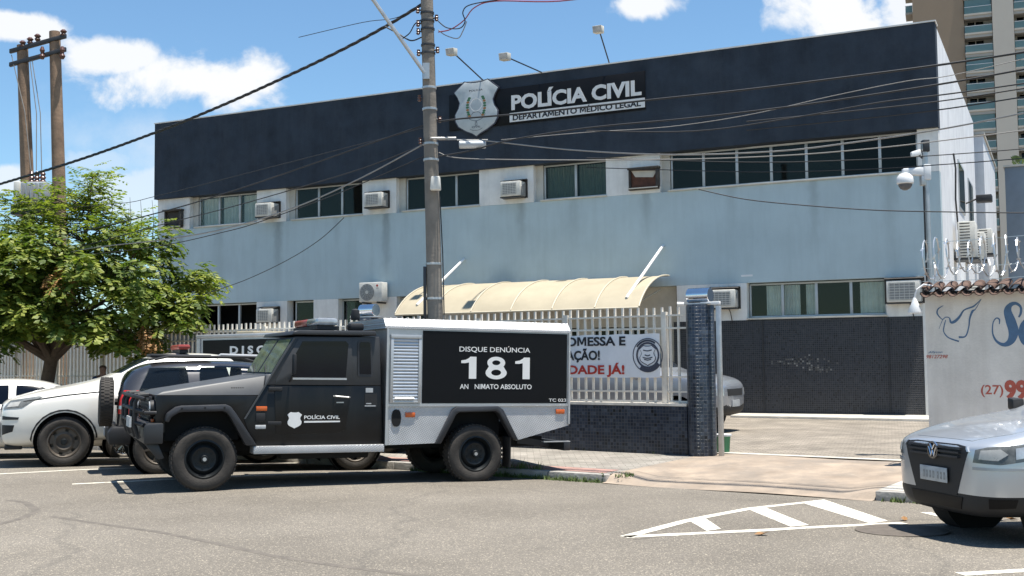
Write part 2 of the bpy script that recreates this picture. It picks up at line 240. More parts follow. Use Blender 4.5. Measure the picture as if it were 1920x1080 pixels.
def stains(m, lst, col):
    """dirt runs below things fixed to the wall: (x, half width, top, length, strength)"""
    t = m.node_tree; L = t.links; p = t.nodes['Principled BSDF']; src = p.inputs['Base Color'].links[0].from_socket
    tc = nd(t, 'ShaderNodeTexCoord'); sp = nd(t, 'ShaderNodeSeparateXYZ'); L.new(tc.outputs['Object'], sp.inputs[0]); no = nd(t, 'ShaderNodeTexNoise'); no.inputs['Scale'].default_value = 3.5; no.inputs['Detail'].default_value = 8; L.new(tc.outputs['Object'], no.inputs['Vector'])
    acc = None
    def mt(op, a, b):
        n = nd(t, 'ShaderNodeMath', operation=op)
        for i, v in enumerate((a, b)):
            if isinstance(v, (int, float)): n.inputs[i].default_value = v
            else: L.new(v, n.inputs[i])
        return n.outputs[0]
    for x, w, z, l, k in lst:
        d = mt('ABSOLUTE', mt('SUBTRACT', sp.outputs[0], x), 0); d = mt('ADD', d, mt('MULTIPLY', mt('SUBTRACT', no.outputs['Fac'], .5), w*1.6))
        a = nd(t, 'ShaderNodeMapRange', interpolation_type='SMOOTHSTEP'); L.new(d, a.inputs['Value']); a.inputs['From Min'].default_value = 0; a.inputs['From Max'].default_value = w; a.inputs['To Min'].default_value = k; a.inputs['To Max'].default_value = 0
        b = nd(t, 'ShaderNodeMapRange'); L.new(sp.outputs[2], b.inputs['Value']); b.inputs['From Min'].default_value = z-l; b.inputs['From Max'].default_value = z; g = mt('MULTIPLY', a.outputs[0], b.outputs[0])
        acc = g if acc is None else mt('MAXIMUM', acc, g)
    acc = mt('MULTIPLY', acc, mt('ADD', no.outputs['Fac'], .35))
    mx = nd(t, 'ShaderNodeMix', data_type='RGBA'); L.new(acc, mx.inputs['Factor']); L.new(src, mx.inputs['A']); mx.inputs['B'].default_value = (*col, 1); L.new(mx.outputs['Result'], p.inputs['Base Color'])
stains(M['blue'], [(1.0, .22, 6.0, 2.2, .5), (5.0, .26, 6.0, 2.6, .6), (9.0, .22, 6.0, 2.8, .6), (13.5, .20, 6.0, 1.6, .5), (17.2, .25, 6.0, 1.3, .45), (21.6, .18, 6.0, 2.2, .35), (12.9, .9, 3.5, -.9, .55), (17.2, .6, 3.5, -.7, .35), (7.2, .2, 6.0, 1.5, .25), (2.6, .3, 6.0, 1.9, .3), (15.1, .3, 6.0, 2.0, .25), (19.5, .25, 6.0, 1.4, .25), (23.4, .3, 6.0, 2.4, .35)], (.135, .15, .145))
blotch(M['roadpaint'], (.20, .18, .15), 7, .54, .66, .6); blotch(M['ramp'], (.20, .17, .14), 1.1, .45, .62, .75); blotch(M['ramp'], (.36, .30, .24), 6, .55, .75, .5); blotch(M['concrete'], (.16, .145, .12), 1.3, .5, .7, .6); blotch(M['navy'], (.055, .066, .082), .9, .5, .75, .5)
M['pavers'] = tilemat('yard_pavers', [(.20, .17, .135), (.26, .225, .18), (.22, .19, .15), (.285, .245, .20)], (.10, .085, .065), .1, .14, .85, .004, 2.0, .5, use_uv=False)
M['pavers2'] = tilemat('walk_pavers', [(.22, .205, .175), (.27, .25, .215), (.245, .22, .19), (.30, .275, .24)], (.13, .115, .10), .11, .10, .85, .003, 2.0, .5, use_uv=False)

# ------------------------------------------------------------ mesh helpers
class MB:
    def __init__(s): s.v = []; s.f = []
    def add(s, vs, fs):
        n = len(s.v); s.v += [tuple(v) for v in vs]; s.f += [tuple(i+n for i in f) for f in fs]; return s
    def box(s, x0, x1, y0, y1, z0, z1):
        return s.add([(x0,y0,z0),(x1,y0,z0),(x1,y1,z0),(x0,y1,z0),(x0,y0,z1),(x1,y0,z1),(x1,y1,z1),(x0,y1,z1)], [(3,2,1,0),(4,5,6,7),(0,1,5,4),(1,2,6,5),(2,3,7,6),(3,0,4,7)])
    def hull8(s, p): return s.add(p, [(3,2,1,0),(4,5,6,7),(0,1,5,4),(1,2,6,5),(2,3,7,6),(3,0,4,7)])
    def prism(s, poly, axis, a, b):
        m = {'y': lambda u, v, w: (u, w, v), 'x': lambda u, v, w: (w, u, v), 'z': lambda u, v, w: (u, v, w)}[axis]
        n = len(poly); vs = [m(u, v, a) for u, v in poly] + [m(u, v, b) for u, v in poly]
        return s.add(vs, [tuple(range(n))[::-1], tuple(range(n, 2*n))] + [(i, (i+1) % n, n+(i+1) % n, n+i) for i in range(n)])
    def tube(s, pts, r, n=8):
        P = [Vector(p) for p in pts]; k = len(P); vs = []; prev = None
        for i, p in enumerate(P):
            t = (P[min(i+1, k-1)] - P[max(i-1, 0)]).normalized()
            if prev is None: a = t.orthogonal().normalized()
            else:
                a = prev - t*prev.dot(t); a = a.normalized() if a.length > 1e-6 else t.orthogonal().normalized()
            prev = a; b = t.cross(a); rr = r[i] if isinstance(r, (list, tuple)) else r
            vs += [p + (a*cos(2*pi*j/n) + b*sin(2*pi*j/n))*rr for j in range(n)]
        fs = [(i*n+j, i*n+(j+1) % n, (i+1)*n+(j+1) % n, (i+1)*n+j) for i in range(k-1) for j in range(n)]
        fs += [tuple(range(n))[::-1], tuple(range((k-1)*n, k*n))]
        return s.add(vs, fs)
    def lathe(s, prof, c, axis='y', n=24, caps=True):
        c = Vector(c); vs = []; fs = []; k = len(prof)
        for r, h in prof:
            for j in range(n):
                a = 2*pi*j/n; u, v = r*cos(a), r*sin(a)
                vs.append(c + Vector({'y': (u, h, v), 'x': (h, u, v), 'z': (u, v, h)}[axis]))
        for i in range(k-1):
            for j in range(n): fs.append((i*n+j, i*n+(j+1) % n, (i+1)*n+(j+1) % n, (i+1)*n+j))
        if caps: fs += [tuple(range(n))[::-1], tuple(range((k-1)*n, k*n))]
        return s.add(vs, fs)
    def data(s, name, bevel=0, smooth=None, segs=2):
        me = bpy.data.meshes.new(name); bm = bmesh.new()
        vv = [bm.verts.new(v) for v in s.v]
        for f in s.f:
            try: bm.faces.new([vv[i] for i in f])
            except ValueError: pass
        bmesh.ops.recalc_face_normals(bm, faces=bm.faces)
        if bevel:
            ed = [e for e in bm.edges if len(e.link_faces) == 2 and e.calc_face_angle(0) > .5]
            bmesh.ops.bevel(bm, geom=ed, offset=bevel, segments=segs, profile=.5, affect='EDGES', clamp_overlap=True)
        bm.to_mesh(me); bm.free()
        if smooth is None: smooth = bool(bevel)
        if smooth:
            me.shade_smooth(); me.set_sharp_from_angle(angle=radians(38))
        return me
    def build(s, name, mat, parent=None, bevel=0, smooth=None, uv=None, segs=2):
        return link(name, s.data(name, bevel, smooth, segs), mat, parent, uv)
def link(name, me, mat, parent=None, uv=None):
    if mat is not None and not me.materials: me.materials.append(M[mat] if isinstance(mat, str) else mat)
    if uv: boxuv(me, uv)
    o = bpy.data.objects.new(name, me); COL.objects.link(o)
    if parent: o.parent = parent
    return o
def boxuv(me, mode):
    u = me.uv_layers.new(name='UVMap')
    for p in me.polygons:
        n = p.normal
        for li in p.loop_indices:
            c = me.vertices[me.loops[li].vertex_index].co
            if mode == 'cyl': uvv = ((atan2(c.y, c.x) if True else 0)*.22, c.z)
            elif abs(n.z) > .7: uvv = (c.x, c.y)
            elif abs(n.x) > abs(n.y): uvv = (c.y, c.z)
            else: uvv = (c.x, c.z)
            u.data[li].uv = uvv
def tag(o, label, cat, group=None, kind=None):
    if label: o['label'] = label
    if cat: o['category'] = cat
    if group: o['group'] = group
    if kind: o['kind'] = kind
    return o
def thing(name, label, cat, loc=(0, 0, 0), rz=0, group=None):
    o = bpy.data.objects.new(name, None); COL.objects.link(o); o.location = loc; o.rotation_euler = (0, 0, rz); o.empty_display_size = .2
    return tag(o, label, cat, group)
def struct(o): o['kind'] = 'structure'; return o
def box(name, mat, parent, *a, bevel=0, uv=None): return MB().box(*a).build(name, mat, parent, bevel, uv=uv)
_cap = None
def text(name, s, mat, parent, o, U, V, w, h, bold=0.0, th=.003, N=None, shear=0, span=None):
    """flat lettering: lower-left o, width w, cap height h, in the plane U,V"""
    global _cap
    def tm(t):
        c = bpy.data.curves.new('t', 'FONT'); c.body = t; c.size = 1; c.offset = bold; c.fill_mode = 'FRONT'; c.resolution_u = 3; c.shear = shear
        ob = bpy.data.objects.new('t', c); COL.objects.link(ob); dg = bpy.context.evaluated_depsgraph_get(); me = bpy.data.meshes.new_from_object(ob.evaluated_get(dg)); bpy.data.objects.remove(ob); bpy.data.curves.remove(c); return me
    if _cap is None:
        q = tm('H'); _cap = max(v.co.y for v in q.vertices)
    me = tm(s); xs = [v.co.x for v in me.vertices]; x0, x1 = min(xs), max(xs)
    ws = s.split(' ')
    if span is None and 'M' in s and len(ws) == 1 and len(s) > 1:
        for k, ch in enumerate(s):
            end = max(v.co.x for v in tm(s[:k+1]).vertices); q = [v.co.x for v in tm(ch).vertices]; wid = max(q)-min(q); oo = Vector(o)+Vector(U)*((end-wid-x0)/(x1-x0)*w); ww = wid/(x1-x0)*w
            if ch == 'M':
                P = [(0, 0), (0, 1), (.28, 1), (.5, .40), (.72, 1), (1, 1), (1, 0), (.79, 0), (.79, .70), (.59, .14), (.41, .14), (.21, .70), (.21, 0)]; Nn = Vector(N) if N else Vector(U).cross(Vector(V)).normalized()
                Q = [oo+Vector(U)*a*ww+Vector(V)*b*h for a, b in P]; n_p = len(Q); r_ = MB().add(Q+[q_+Nn*th for q_ in Q], [tuple(range(n_p)), tuple(range(n_p, 2*n_p))]+[(i, (i+1) % n_p, n_p+(i+1) % n_p, n_p+i) for i in range(n_p)]).build(name, mat, parent)
            else: r_ = text(name, ch, mat, parent, oo, U, V, ww, h, bold, th, N, shear)
        return r_
    if span is None and len(ws) > 1:
        for k, wd in enumerate(ws):
            end = max(v.co.x for v in tm(' '.join(ws[:k+1])).vertices); q = [v.co.x for v in tm(wd).vertices]; wid = max(q)-min(q); a_ = (end-wid-x0)/(x1-x0)
            r_ = text(name, wd, mat, parent, Vector(o)+Vector(U)*a_*w, U, V, wid/(x1-x0)*w, h, bold, th, N, shear)
        return r_
    U = Vector(U); V = Vector(V); o = Vector(o); N = Vector(N) if N else U.cross(V).normalized()
    bm = bmesh.new(); bm.from_mesh(me)
    for v in bm.verts: v.co = o + U*((v.co.x-x0)/(x1-x0)*w) + V*(v.co.y/_cap*h)
    g = bmesh.ops.extrude_face_region(bm, geom=list(bm.faces))
    bmesh.ops.translate(bm, verts=[e for e in g['geom'] if isinstance(e, bmesh.types.BMVert)], vec=N*th)
    bmesh.ops.recalc_face_normals(bm, faces=bm.faces)
    bm.to_mesh(me); bm.free(); me.name = name; me.materials.clear(); me.shade_flat()
    return link(name, me, mat, parent)
def ribbon(name, mat, parent, pts, widths, y0=-.003, th=.0025):
    """painted stroke on a vertical wall: pts are (x,z)"""
    # resample smooth (Catmull-Rom)
    P = [Vector(p) for p in pts]; W = widths if isinstance(widths, (list, tuple)) else [widths]*len(P); out = []; ow = []
    for i in range(len(P)-1):
        p0, p1, p2, p3 = P[max(i-1, 0)], P[i], P[i+1], P[min(i+2, len(P)-1)]
        for k in range(6):
            t = k/6; out.append(.5*((2*p1)+(p2-p0)*t+(2*p0-5*p1+4*p2-p3)*t*t+(3*p1-p0-3*p2+p3)*t**3)); ow.append(W[i]*(1-t)+W[i+1]*t)
    out.append(P[-1]); ow.append(W[-1]); vs = []; n = len(out)
    for i, p in enumerate(out):
        t = (out[min(i+1, n-1)]-out[max(i-1, 0)]).normalized(); q = Vector((-t.y, t.x))*ow[i]/2
        vs += [(p.x+q.x, y0, p.y+q.y), (p.x-q.x, y0, p.y-q.y), (p.x-q.x, y0+th, p.y-q.y), (p.x+q.x, y0+th, p.y+q.y)]
    fs = []
    for i in range(n-1):
        for j in range(4): fs.append((i*4+j, i*4+(j+1) % 4, (i+1)*4+(j+1) % 4, (i+1)*4+j))
    fs += [(0, 1, 2, 3), ((n-1)*4+3, (n-1)*4+2, (n-1)*4+1, (n-1)*4)]
    return MB().add(vs, fs).build(name, mat, parent)

# ------------------------------------------------------------ ground frame: t runs along the kerb to the right, q away from the camera
AL = radians(35.5); TD = Vector((cos(AL), -sin(AL), 0)); QN = Vector((sin(AL), cos(AL), 0))
Q0 = 13.48; QW = 16.40
def tq(t, q, z=0): return TD*t + QN*q + Vector((0, 0, z))
def roadz(q):
    x = q-(Q0-3.4)
    return 0 if x < 0 else -.105*min(1, x/3.4)**1.25
def gz(p): return roadz(p.dot(QN))
def onroad(px, py):
    z = 0
    for _ in range(8): p = onp(px, py, Vector((0, 0, z)), Vector((0, 0, 1))); z = gz(p)
    p.z = z; return p
def sheet(name, mat, fn, ts, qs, parent=None):
    m = MB(); nq = len(qs); vs = [fn(t, q) for t in ts for q in qs]
    fs = [(i*nq+j, (i+1)*nq+j, (i+1)*nq+j+1, i*nq+j+1) for i in range(len(ts)-1) for j in range(nq-1)]
    return m.add(vs, fs).build(name, mat, parent)
def fr(a, b, n): return [a+(b-a)*i/n for i in range(n+1)]

gnd = struct(sheet('ground', 'earth', lambda t, q: Vector((t, q, -.30)), fr(-2500, 2500, 10), fr(-2500, 2500, 10)))
road = struct(sheet('road', 'asphalt', lambda t, q: tq(t, q, roadz(q)), fr(-120, 90, 42), fr(-30, Q0-3.4, 6)[:-1]+fr(Q0-3.4, Q0+.05, 12)))
def walkz(q): return .01+.05*(q-Q0)/(QW-Q0)
TG0, TG1 = -8.05, -4.35                     # gate ramp
pave = struct(sheet('pavement', 'pavers2', lambda t, q: tq(t, q, walkz(q)), fr(-90, TG0, 60), fr(Q0+.14, QW+.3, 4)))
pave2 = struct(sheet('pavement', 'pale', lambda t, q: tq(t, q, walkz(q)), fr(TG1, 60, 40), fr(Q0+.14, QW+.3, 4)))
def rampz(t, q):
    z = -.092+.164*min(1, max(0, (q-Q0)/2.4))**.8+.008*sin(t*2.1+q); e = min(t-TG0, TG1-t)
    k = max(0, 1-e/.55); k = k*k*(3-2*k)*min(1, max(0, (q-Q0+.02)/.16)); return z*(1-k)+(walkz(q)+.002)*k
struct(sheet('driveway', 'ramp', lambda t, q: tq(t, q, rampz(t, q)), fr(TG0, TG1, 48), fr(Q0-.12, QW+.3, 30)))
struct(sheet('yard', 'pavers', lambda t, q: tq(t, q, .068+.0045*(q-QW)), fr(-60, 60, 24), fr(QW+.3, 60, 8)))
struct(sheet('gate_sill', 'pale', lambda t, q: tq(t, q, .085), fr(TG0, TG1, 4), [QW+.26, QW+.48]))
struct(sheet('tactile_strip', 'pink', lambda t, q: tq(t, q, walkz(q)+.004), fr(-60, TG0-.12, 30), [Q0+.16, Q0+.56]))
struct(sheet('tactile_strip', 'pink', lambda t, q: tq(t, q, walkz(q)+.004), fr(TG1+.35, 30, 10), [Q0+1.5, Q0+2.0]))
# kerb stones, each its own
for a, b, par in ((-46, TG0, pave), (TG1, 12, pave2)):
    n = round((b-a)/.98); L_ = (b-a)/n
    for i in range(n):
        j = random.uniform(-.012, .012); h = random.uniform(-.008, .006); m = MB(); t0 = a+i*L_+.008; t1 = a+(i+1)*L_-.008
        m.hull8([tq(t0, Q0+j, -.25), tq(t1, Q0+j*.4, -.25), tq(t1, Q0+.135, -.25), tq(t0, Q0+.135, -.25), tq(t0, Q0+j, .012+h), tq(t1, Q0+j*.4, .012-h*.5), tq(t1, Q0+.135, .012-h*.5), tq(t0, Q0+.135, .012+h)])
        m.build('kerb_stone', 'kerb', par, .012)
# painted road markings
def mark(name, pxs, w, label, lift=.003):
    """a painted stripe along pixel points on the road"""
    P = [onroad(*p) for p in pxs]; pts = []
    for a, b in zip(P, P[1:]): pts += [a.lerp(b, i/12) for i in range(12)]
    pts.append(P[-1]); m = MB(); vs = []
    for i, p in enumerate(pts):
        t = (pts[min(i+1, len(pts)-1)]-pts[max(i-1, 0)]); t.z = 0; t.normalize(); n = Vector((-t.y, t.x, 0))*w/2*random.uniform(.93, 1.05)
        for q in (p+n, p-n): vs.append((q.x, q.y, gz(q)+lift))
    m.add(vs, [(2*i, 2*i+1, 2*i+3, 2*i+2) for i in range(len(pts)-1)])
    o = m.build(name, 'roadpaint', road); return o
def markpoly(pxs):
    P = [onroad(*p) for p in pxs]; m = MB(); n = 14; vs = []; a, b, c, d = P
    for i in range(n+1):
        for q in (a.lerp(b, i/n), d.lerp(c, i/n)): vs.append((q.x, q.y, gz(q)+.0036))
    m.add(vs, [(2*i, 2*i+1, 2*i+3, 2*i+2) for i in range(n)]).build('painted_stripe', 'roadpaint', road)
mark('painted_line', [(1172, 1007), (1300, 974), (1412, 953), (1533, 940)], .12, '')
mark('painted_line', [(1172, 1007), (1440, 994), (1695, 981)], .13, '')
markpoly([(1288, 974), (1318, 969), (1352, 992), (1325, 996)])
markpoly([(1400, 954), (1430, 950), (1517, 985), (1482, 988)])
markpoly([(1500, 942), (1545, 937), (1665, 977), (1632, 982)])
mark('painted_line', [(1735, 961), (1790, 974)], .12, '')
mark('painted_line', [(1800, 1077), (1990, 1066)], .12, '')
def seam(pxs, w):
    o = mark('tar_seam', pxs, w, '', .0012); o.data.materials.clear(); o.data.materials.append(mk('tar', (.125, .108, .088), .8, 0, .3, 8))
seam([(95, 968), (200, 984), (300, 998), (400, 1018), (520, 1044), (640, 1062), (800, 1082)], .075); seam([(-20, 988), (40, 972), (70, 958), (48, 942), (15, 938)], .09); seam([(1450, 924), (1340, 917), (1250, 915), (1180, 911)], .03); seam([(1190, 1012), (1260, 1002), (1300, 998)], .05)
mark('painted_line', [(135, 908), (320, 899), (700, 884)], .10, '')
mark('painted_line', [(-40, 891), (240, 878), (560, 868)], .10, '')

# ------------------------------------------------------------ police building (local X along the facade, -Y outwards)
BA = radians(-26); BO = Vector((-11.84, 37.47, 0)); LF = 24.58
def T_(name, label, cat, group=None): return thing(name, label, cat, BO, BA, group)
bld = T_('police_building', 'two storey pale blue police building with navy parapet band and mosaic base', 'building')
D0, D1 = .002, .32
box('parapet', 'navy', bld, -.04, LF+.02, -.14, .30, 7.05, 9.60)
box('parapet_coping', 'white', bld, -.06, LF+.04, -.16, .34, 9.60, 9.635)
box('blue_wall', 'blue', bld, 0, LF, 0, D1, 3.50, 6.00)
box('mosaic_wall', 'mosaicwall', bld, 17.9, 24.09, -.012, D1, .02, 2.54, uv='box')
box('lower_wall', 'mosaicwall', bld, 0, 10.6, -.012, D1, .02, 2.54, uv='box')
box('corner_pier', 'white', bld, 24.093, LF, -.003, D1, .02, 3.497)
box('side_wall', 'sidewhite', bld, LF-.3, LF+.003, D1+.003, 13.0, 0, 9.597)
box('side_wall', 'sidewhite', bld, 0, .3, D1+.003, 13.0, 0, 9.597)
box('rear_wall', 'sidewhite', bld, .303, LF-.303, 12.7, 12.997, 0, 9.59)
box('roof', 'pale', bld, .303, LF-.303, .35, 12.69, 8.9, 9.05)
box('room_backing', 'dark', bld, .303, LF-.303, 1.6, 1.7, 0, 8.8)  # backing sheet, coloured near black to stand for unlit room depth
box('interior_floor', 'dark', bld, .303, LF-.303, .33, 1.59, 5.0, 5.1)  # slab in the same painted room darkness
# piers between the upper windows
for a, b in ((0, 1.38), (4.15, 5.30), (8.16, 9.36), (12.16, 13.88), (16.06, 17.60)):
    box('pier', 'white', bld, a, b, -.004, D1, 6.003, 7.047)
    box('pier_return', 'jamb', bld, b+.002, b+.22, .17, D1+.05, 6.003, 7.047)
box('pier', 'white', bld, 24.10, LF, -.004, D1, 6.003, 7.047)
for a, b in ((0, 1.45), (4.16, 5.35), (6.36, 7.27), (8.14, 9.36), (18.0, 19.86), (23.27, 24.09)):
    box('pier', 'white', bld, a, b, -.006, D1, 2.543, 3.497)
def window(x0, x1, z0, z1, n, yy=.2, curtains=(), dark=(), glassm='pane', openp=()):
    m = MB(); t = .035
    m.box(x0, x1, yy, yy+.06, z0, z0+.05).box(x0, x1, yy, yy+.06, z1-.045, z1).box(x0, x0+.045, yy, yy+.06, z0+.05, z1-.045).box(x1-.045, x1, yy, yy+.06, z0+.05, z1-.045)
    w = (x1-x0)/n
    for i in range(1, n): m.box(x0+i*w-t, x0+i*w+t, yy-.006, yy+.066, z0+.05, z1-.045)
    f = m.build('window', 'frame', bld, .004)
    for i in range(n):
        a = x0+i*w+(t if i else .045); b = x0+(i+1)*w-(t if i < n-1 else .045)
        if i not in openp: box('pane', 'panedark' if i in dark else glassm, f, a, b, yy+.028, yy+.034, z0+.05, z1-.045)
        if i in curtains:
            k = 40; P = [(a+(b-a)*j/k, yy+.16+.022*sin(j*1.7+i)+.012*sin(j*.9)) for j in range(k+1)]
            c = MB(); c.add([(x, y, z0+.05) for x, y in P]+[(x, y, z1-.05) for x, y in P], [(j, j+1, k+2+j, k+1+j) for j in range(k)]); c.build('curtain', 'curtain', f, smooth=True)
    box('sill', 'jamb', f, x0-.03, x1+.03, -.05, yy-.01, z0-.047, z0-.003, bevel=.006)
    return f
window(1.62, 4.14, 6.05, 7.04, 3, curtains=(0, 1, 2), glassm='paneclear')
window(5.54, 8.15, 6.05, 7.04, 3)
window(9.60, 12.15, 6.05, 7.04, 3)
window(14.12, 16.05, 6.05, 7.04, 2, curtains=(0, 1))
window(17.84, 24.09, 6.05, 7.04, 7, dark=(5, 6), curtains=())
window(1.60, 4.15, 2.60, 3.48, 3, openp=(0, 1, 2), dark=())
window(5.52, 6.35, 2.60, 3.48, 1)
window(7.28, 8.13, 2.60, 3.48, 1, curtains=(0,))
window(9.38, 10.55, 2.60, 3.48, 2, curtains=(0, 1))
wr = window(19.88, 23.26, 2.60, 3.48, 4, openp=(), curtains=(), glassm='paneclear')
for a, b in ((20.30, 20.70), (20.76, 21.15), (21.30, 21.55), (22.62, 23.22)):
    k = 20; P = [(a+(b-a)*j/k, .285+.015*sin(j*1.7)) for j in range(k+1)]
    MB().add([(x, y, 2.66) for x, y in P]+[(x, y, 3.42) for x, y in P], [(j, j+1, k+2+j, k+1+j) for j in range(k)]).build('curtain', 'curtain', wr, smooth=True)
# entrance below the awning
box('entrance_wall', 'jamb', bld, 10.61, 17.89, .30, .36, 2.45, 3.497)
for a, b in ((10.61, 11.3), (13.2, 13.7), (15.1, 15.5), (17.0, 17.89)): box('entrance_wall', 'jamb', bld, a, b, .303, .363, .05, 2.447)
for i, (a, b) in enumerate(((11.3, 13.2), (13.7, 15.1), (15.5, 17.0))):
    f = MB(); nn = 4 if i != 1 else 2; w = (b-a)/nn
    for k in range(nn+1): f.box(a+k*w-.03, a+k*w+.03, .34, .40, .06, 2.44)
    for z in (.08, 1.0, 1.5, 2.0, 2.40): f.box(a+.03, b-.03, .345, .395, z-.025, z+.025)
    d = f.build('entrance_door', 'frame', bld); box('pane', 'panedark', d, a, b, .41, .416, .08, 2.42)
# narrow dark joints on the mosaic, a drain pipe
for x in (20.25, 23.3): MB().tube([(x, -.03, .15), (x, -.03, 2.55)], .012, 6).build('conduit', 'metaldark', bld)
# right side: windows, rear wing
m = MB().box(LF+.004, LF+.03, 5.5, 7.6, 5.75, 7.15); sw = m.build('window', 'frame', bld); box('pane', 'panedark', sw, LF+.031, LF+.036, 5.6, 7.5, 5.82, 7.08)
m = MB().box(LF+.004, LF+.03, 9.3, 11.3, 5.75, 7.15); sw = m.build('window', 'frame', bld); box('pane', 'panedark', sw, LF+.031, LF+.036, 9.4, 11.2, 5.82, 7.08)
MB().tube([(LF+.05, 3.6, 7.0), (LF+.09, 3.65, 6.6), (LF+.05, 3.8, 5.8), (LF+.06, 4.2, 5.0)], .025, 6).build('conduit', 'metaldark', bld)
wing = T_('rear_annex', 'white rear annex seen past the right end of the police building', 'building')
box('wall', 'sidewhite', wing, 18, LF+.25, 13.9, 21.6, 0, 9.3); box('roof_edge', 'pale', wing, 17.9, LF+.3, 13.8, 21.7, 9.303, 9.40)
# signs of wear on the base: missing tiles patch
for k in range(70):
    g = random.gauss; x = 21.15+g(0, .38) if k < 48 else 21.55+g(0, .2); z = 1.50+g(0, .05)-.12*(x-21.15)**2 if k < 48 else 1.25+g(0, .035)
    x = round(x/.052)*.052; z = round(z/.052)*.052
    MB().box(x+.006, x+.046, -.0145, -.0125, z+.006, z+.046).build('bare_tile_patch', M['worn'] if k % 3 else M['worn2'], bld)
box('paint_patch', 'lampwhite', bld, 19.72, 20.02, -.003, -.0005, 3.66, 3.71)
# raised path along the foot of the building
def bl(x, y, z): return Matrix.Rotation(BA, 4, 'Z') @ Vector((x, y, z)) + BO
fo = MB().hull8([bl(19.6, -.9, 0), bl(24.6, -1.5, 0), bl(24.6, -.013, 0), bl(19.6, -.013, 0), bl(19.6, -.9, .17), bl(24.6, -1.5, .17), bl(24.6, -.013, .185), bl(19.6, -.013, .185)]).build('footpath', 'pale', None, .02); struct(fo)

# sign board
sign = T_('sign_board', 'long black sign board with white POLÍCIA CIVIL lettering on the parapet', 'sign')
Y = -.14
box('board', 'signblack', sign, 11.28, 17.28, Y-.035, Y-.003, 8.24, 9.29, bevel=.006)
U, V = (1, 0, 0), (0, 0, 1)
text('lettering', 'POLÍCIA CIVIL', 'signwhite', sign, (13.30, Y-.036, 8.66), U, V, 3.88, .40, .038, .012)
box('white_bar', 'signwhite', sign, 13.24, 17.27, Y-.042, Y-.0355, 8.30, 8.56)
text('lettering', 'DEPARTAMENTO MÉDICO LEGAL', 'blackink', sign, (13.34, Y-.0425, 8.345), U, V, 3.82, .155, .032, .004)
def shield_poly(cx, zt, zb, w):
    h = zt-zb; P = [(0, .02), (-.16, -.03), (-.30, 0.0), (-.52, .17), (-.44, .27), (-.39, .37), (-.42, .47), (-.5, .58), (-.49, .70), (-.42, .80), (-.25, .89), (-.1, .945), (0, 1.0)]
    P = [(x*w, zt-h*y if i else zt-h*.035) for i, (x, y) in enumerate(P)]
    P[1] = (-.14*w, zt-h*.03); P[2] = (-.27*w, zt)
    return [(cx+x, z) for x, z in P] + [(cx-x, z) for x, z in P[-2:0:-1]]
shield = T_('shield_emblem', 'large silver police shield emblem mounted over the left end of sign', 'emblem')
MB().prism(shield_poly(12.2, 9.60, 8.0, 1.36), 'y', Y-.10, Y-.045).build('shield', 'signgrey', shield, .008)
MB().prism(shield_poly(12.2, 9.63, 7.97, 1.42), 'y', Y-.094, Y-.05).build('shield_rim', 'ink', shield)
ye = Y-.101
text('lettering', 'POLÍCIA', 'ink', shield, (11.98, ye, 9.30), U, V, .44, .055, .01, .003)
text('lettering', 'CIVIL', 'ink', shield, (12.06, ye, 8.24), U, V, .28, .05, .01, .003)
for s in (-1, 1):
    for k in range(9):
        a = -.9+k*.22; x = 12.2+s*.28*cos(a*.8); z = 8.86+.34*sin(a)
        P = [(x+.05*cos(j*pi/3+k)*1.1, z+.035*sin(j*pi/3+k)) for j in range(6)]
        MB().prism(P, 'y', ye-.003, ye).build('laurel_leaf', 'green' if k % 3 else 'gold', shield)
ribbon('emblem_line', 'ink', shield, [(11.9, 8.62), (12.0, 8.5), (12.2, 8.44), (12.4, 8.5), (12.5, 8.62)], .012, ye-.004)
ribbon('emblem_line', 'ink', shield, [(12.05, 8.62), (12.1, 8.68), (12.2, 8.70), (12.3, 8.68), (12.35, 8.62)], .012, ye-.004)
ribbon('emblem_line', 'ink', shield, [(12.2, 8.44), (12.17, 8.34), (12.2, 8.30), (12.23, 8.34), (12.2, 8.44)], .012, ye-.004)
ribbon('emblem_scroll', 'ink', shield, [(12.0, 8.22), (12.1, 8.17), (12.3, 8.17), (12.4, 8.22)], .010, ye-.004)
ribbon('emblem_line', 'signwhite', shield, [(12.0, 8.9), (12.08, 9.04), (12.2, 9.09), (12.32, 9.04), (12.4, 8.9), (12.32, 8.77), (12.2, 8.72), (12.08, 8.77), (12.0, 8.9)], .03, ye-.004)

# roof floodlights
for (x, px, py, out, lab) in ((12.37, 848, 97, 1.95, 'left roof floodlight on a long arm above the shield'), (14.24, 948, 106, 2.35, 'middle roof floodlight on a low arm over the sign lettering'), (16.25, 1123, 55, .85, 'right roof floodlight on a steep arm above the word CIVIL')):
    f = T_('floodlight', lab, 'floodlight', 'floodlights on the parapet')
    wp = onp(px, py, bl(0, -out, 0), Vector((sin(BA), -cos(BA), 0))); lp = Matrix.Rotation(-BA, 4, 'Z') @ (wp-BO)
    e = Vector((lp.x, lp.y, lp.z))
    MB().tube([(x, -.05, 9.55), (x, -.1, 9.62), e], .02, 6).build('arm', 'metaldark', f)
    MB().hull8([e+Vector(v) for v in ((-.13, -.12, -.12), (.13, -.12, -.12), (.11, .10, -.10), (-.11, .10, -.10), (-.13, -.17, .06), (.13, -.17, .06), (.11, .10, .10), (-.11, .10, .10))]).build('lamp_head', 'jamb', f, .012)
    MB().hull8([e+Vector(v) for v in ((-.11, -.135, -.10), (.11, -.135, -.10), (.11, -.12, -.10), (-.11, -.12, -.10), (-.11, -.176, .05), (.11, -.176, .05), (.11, -.155, .05), (-.11, -.155, .05))]).build('lens', 'clear', f)

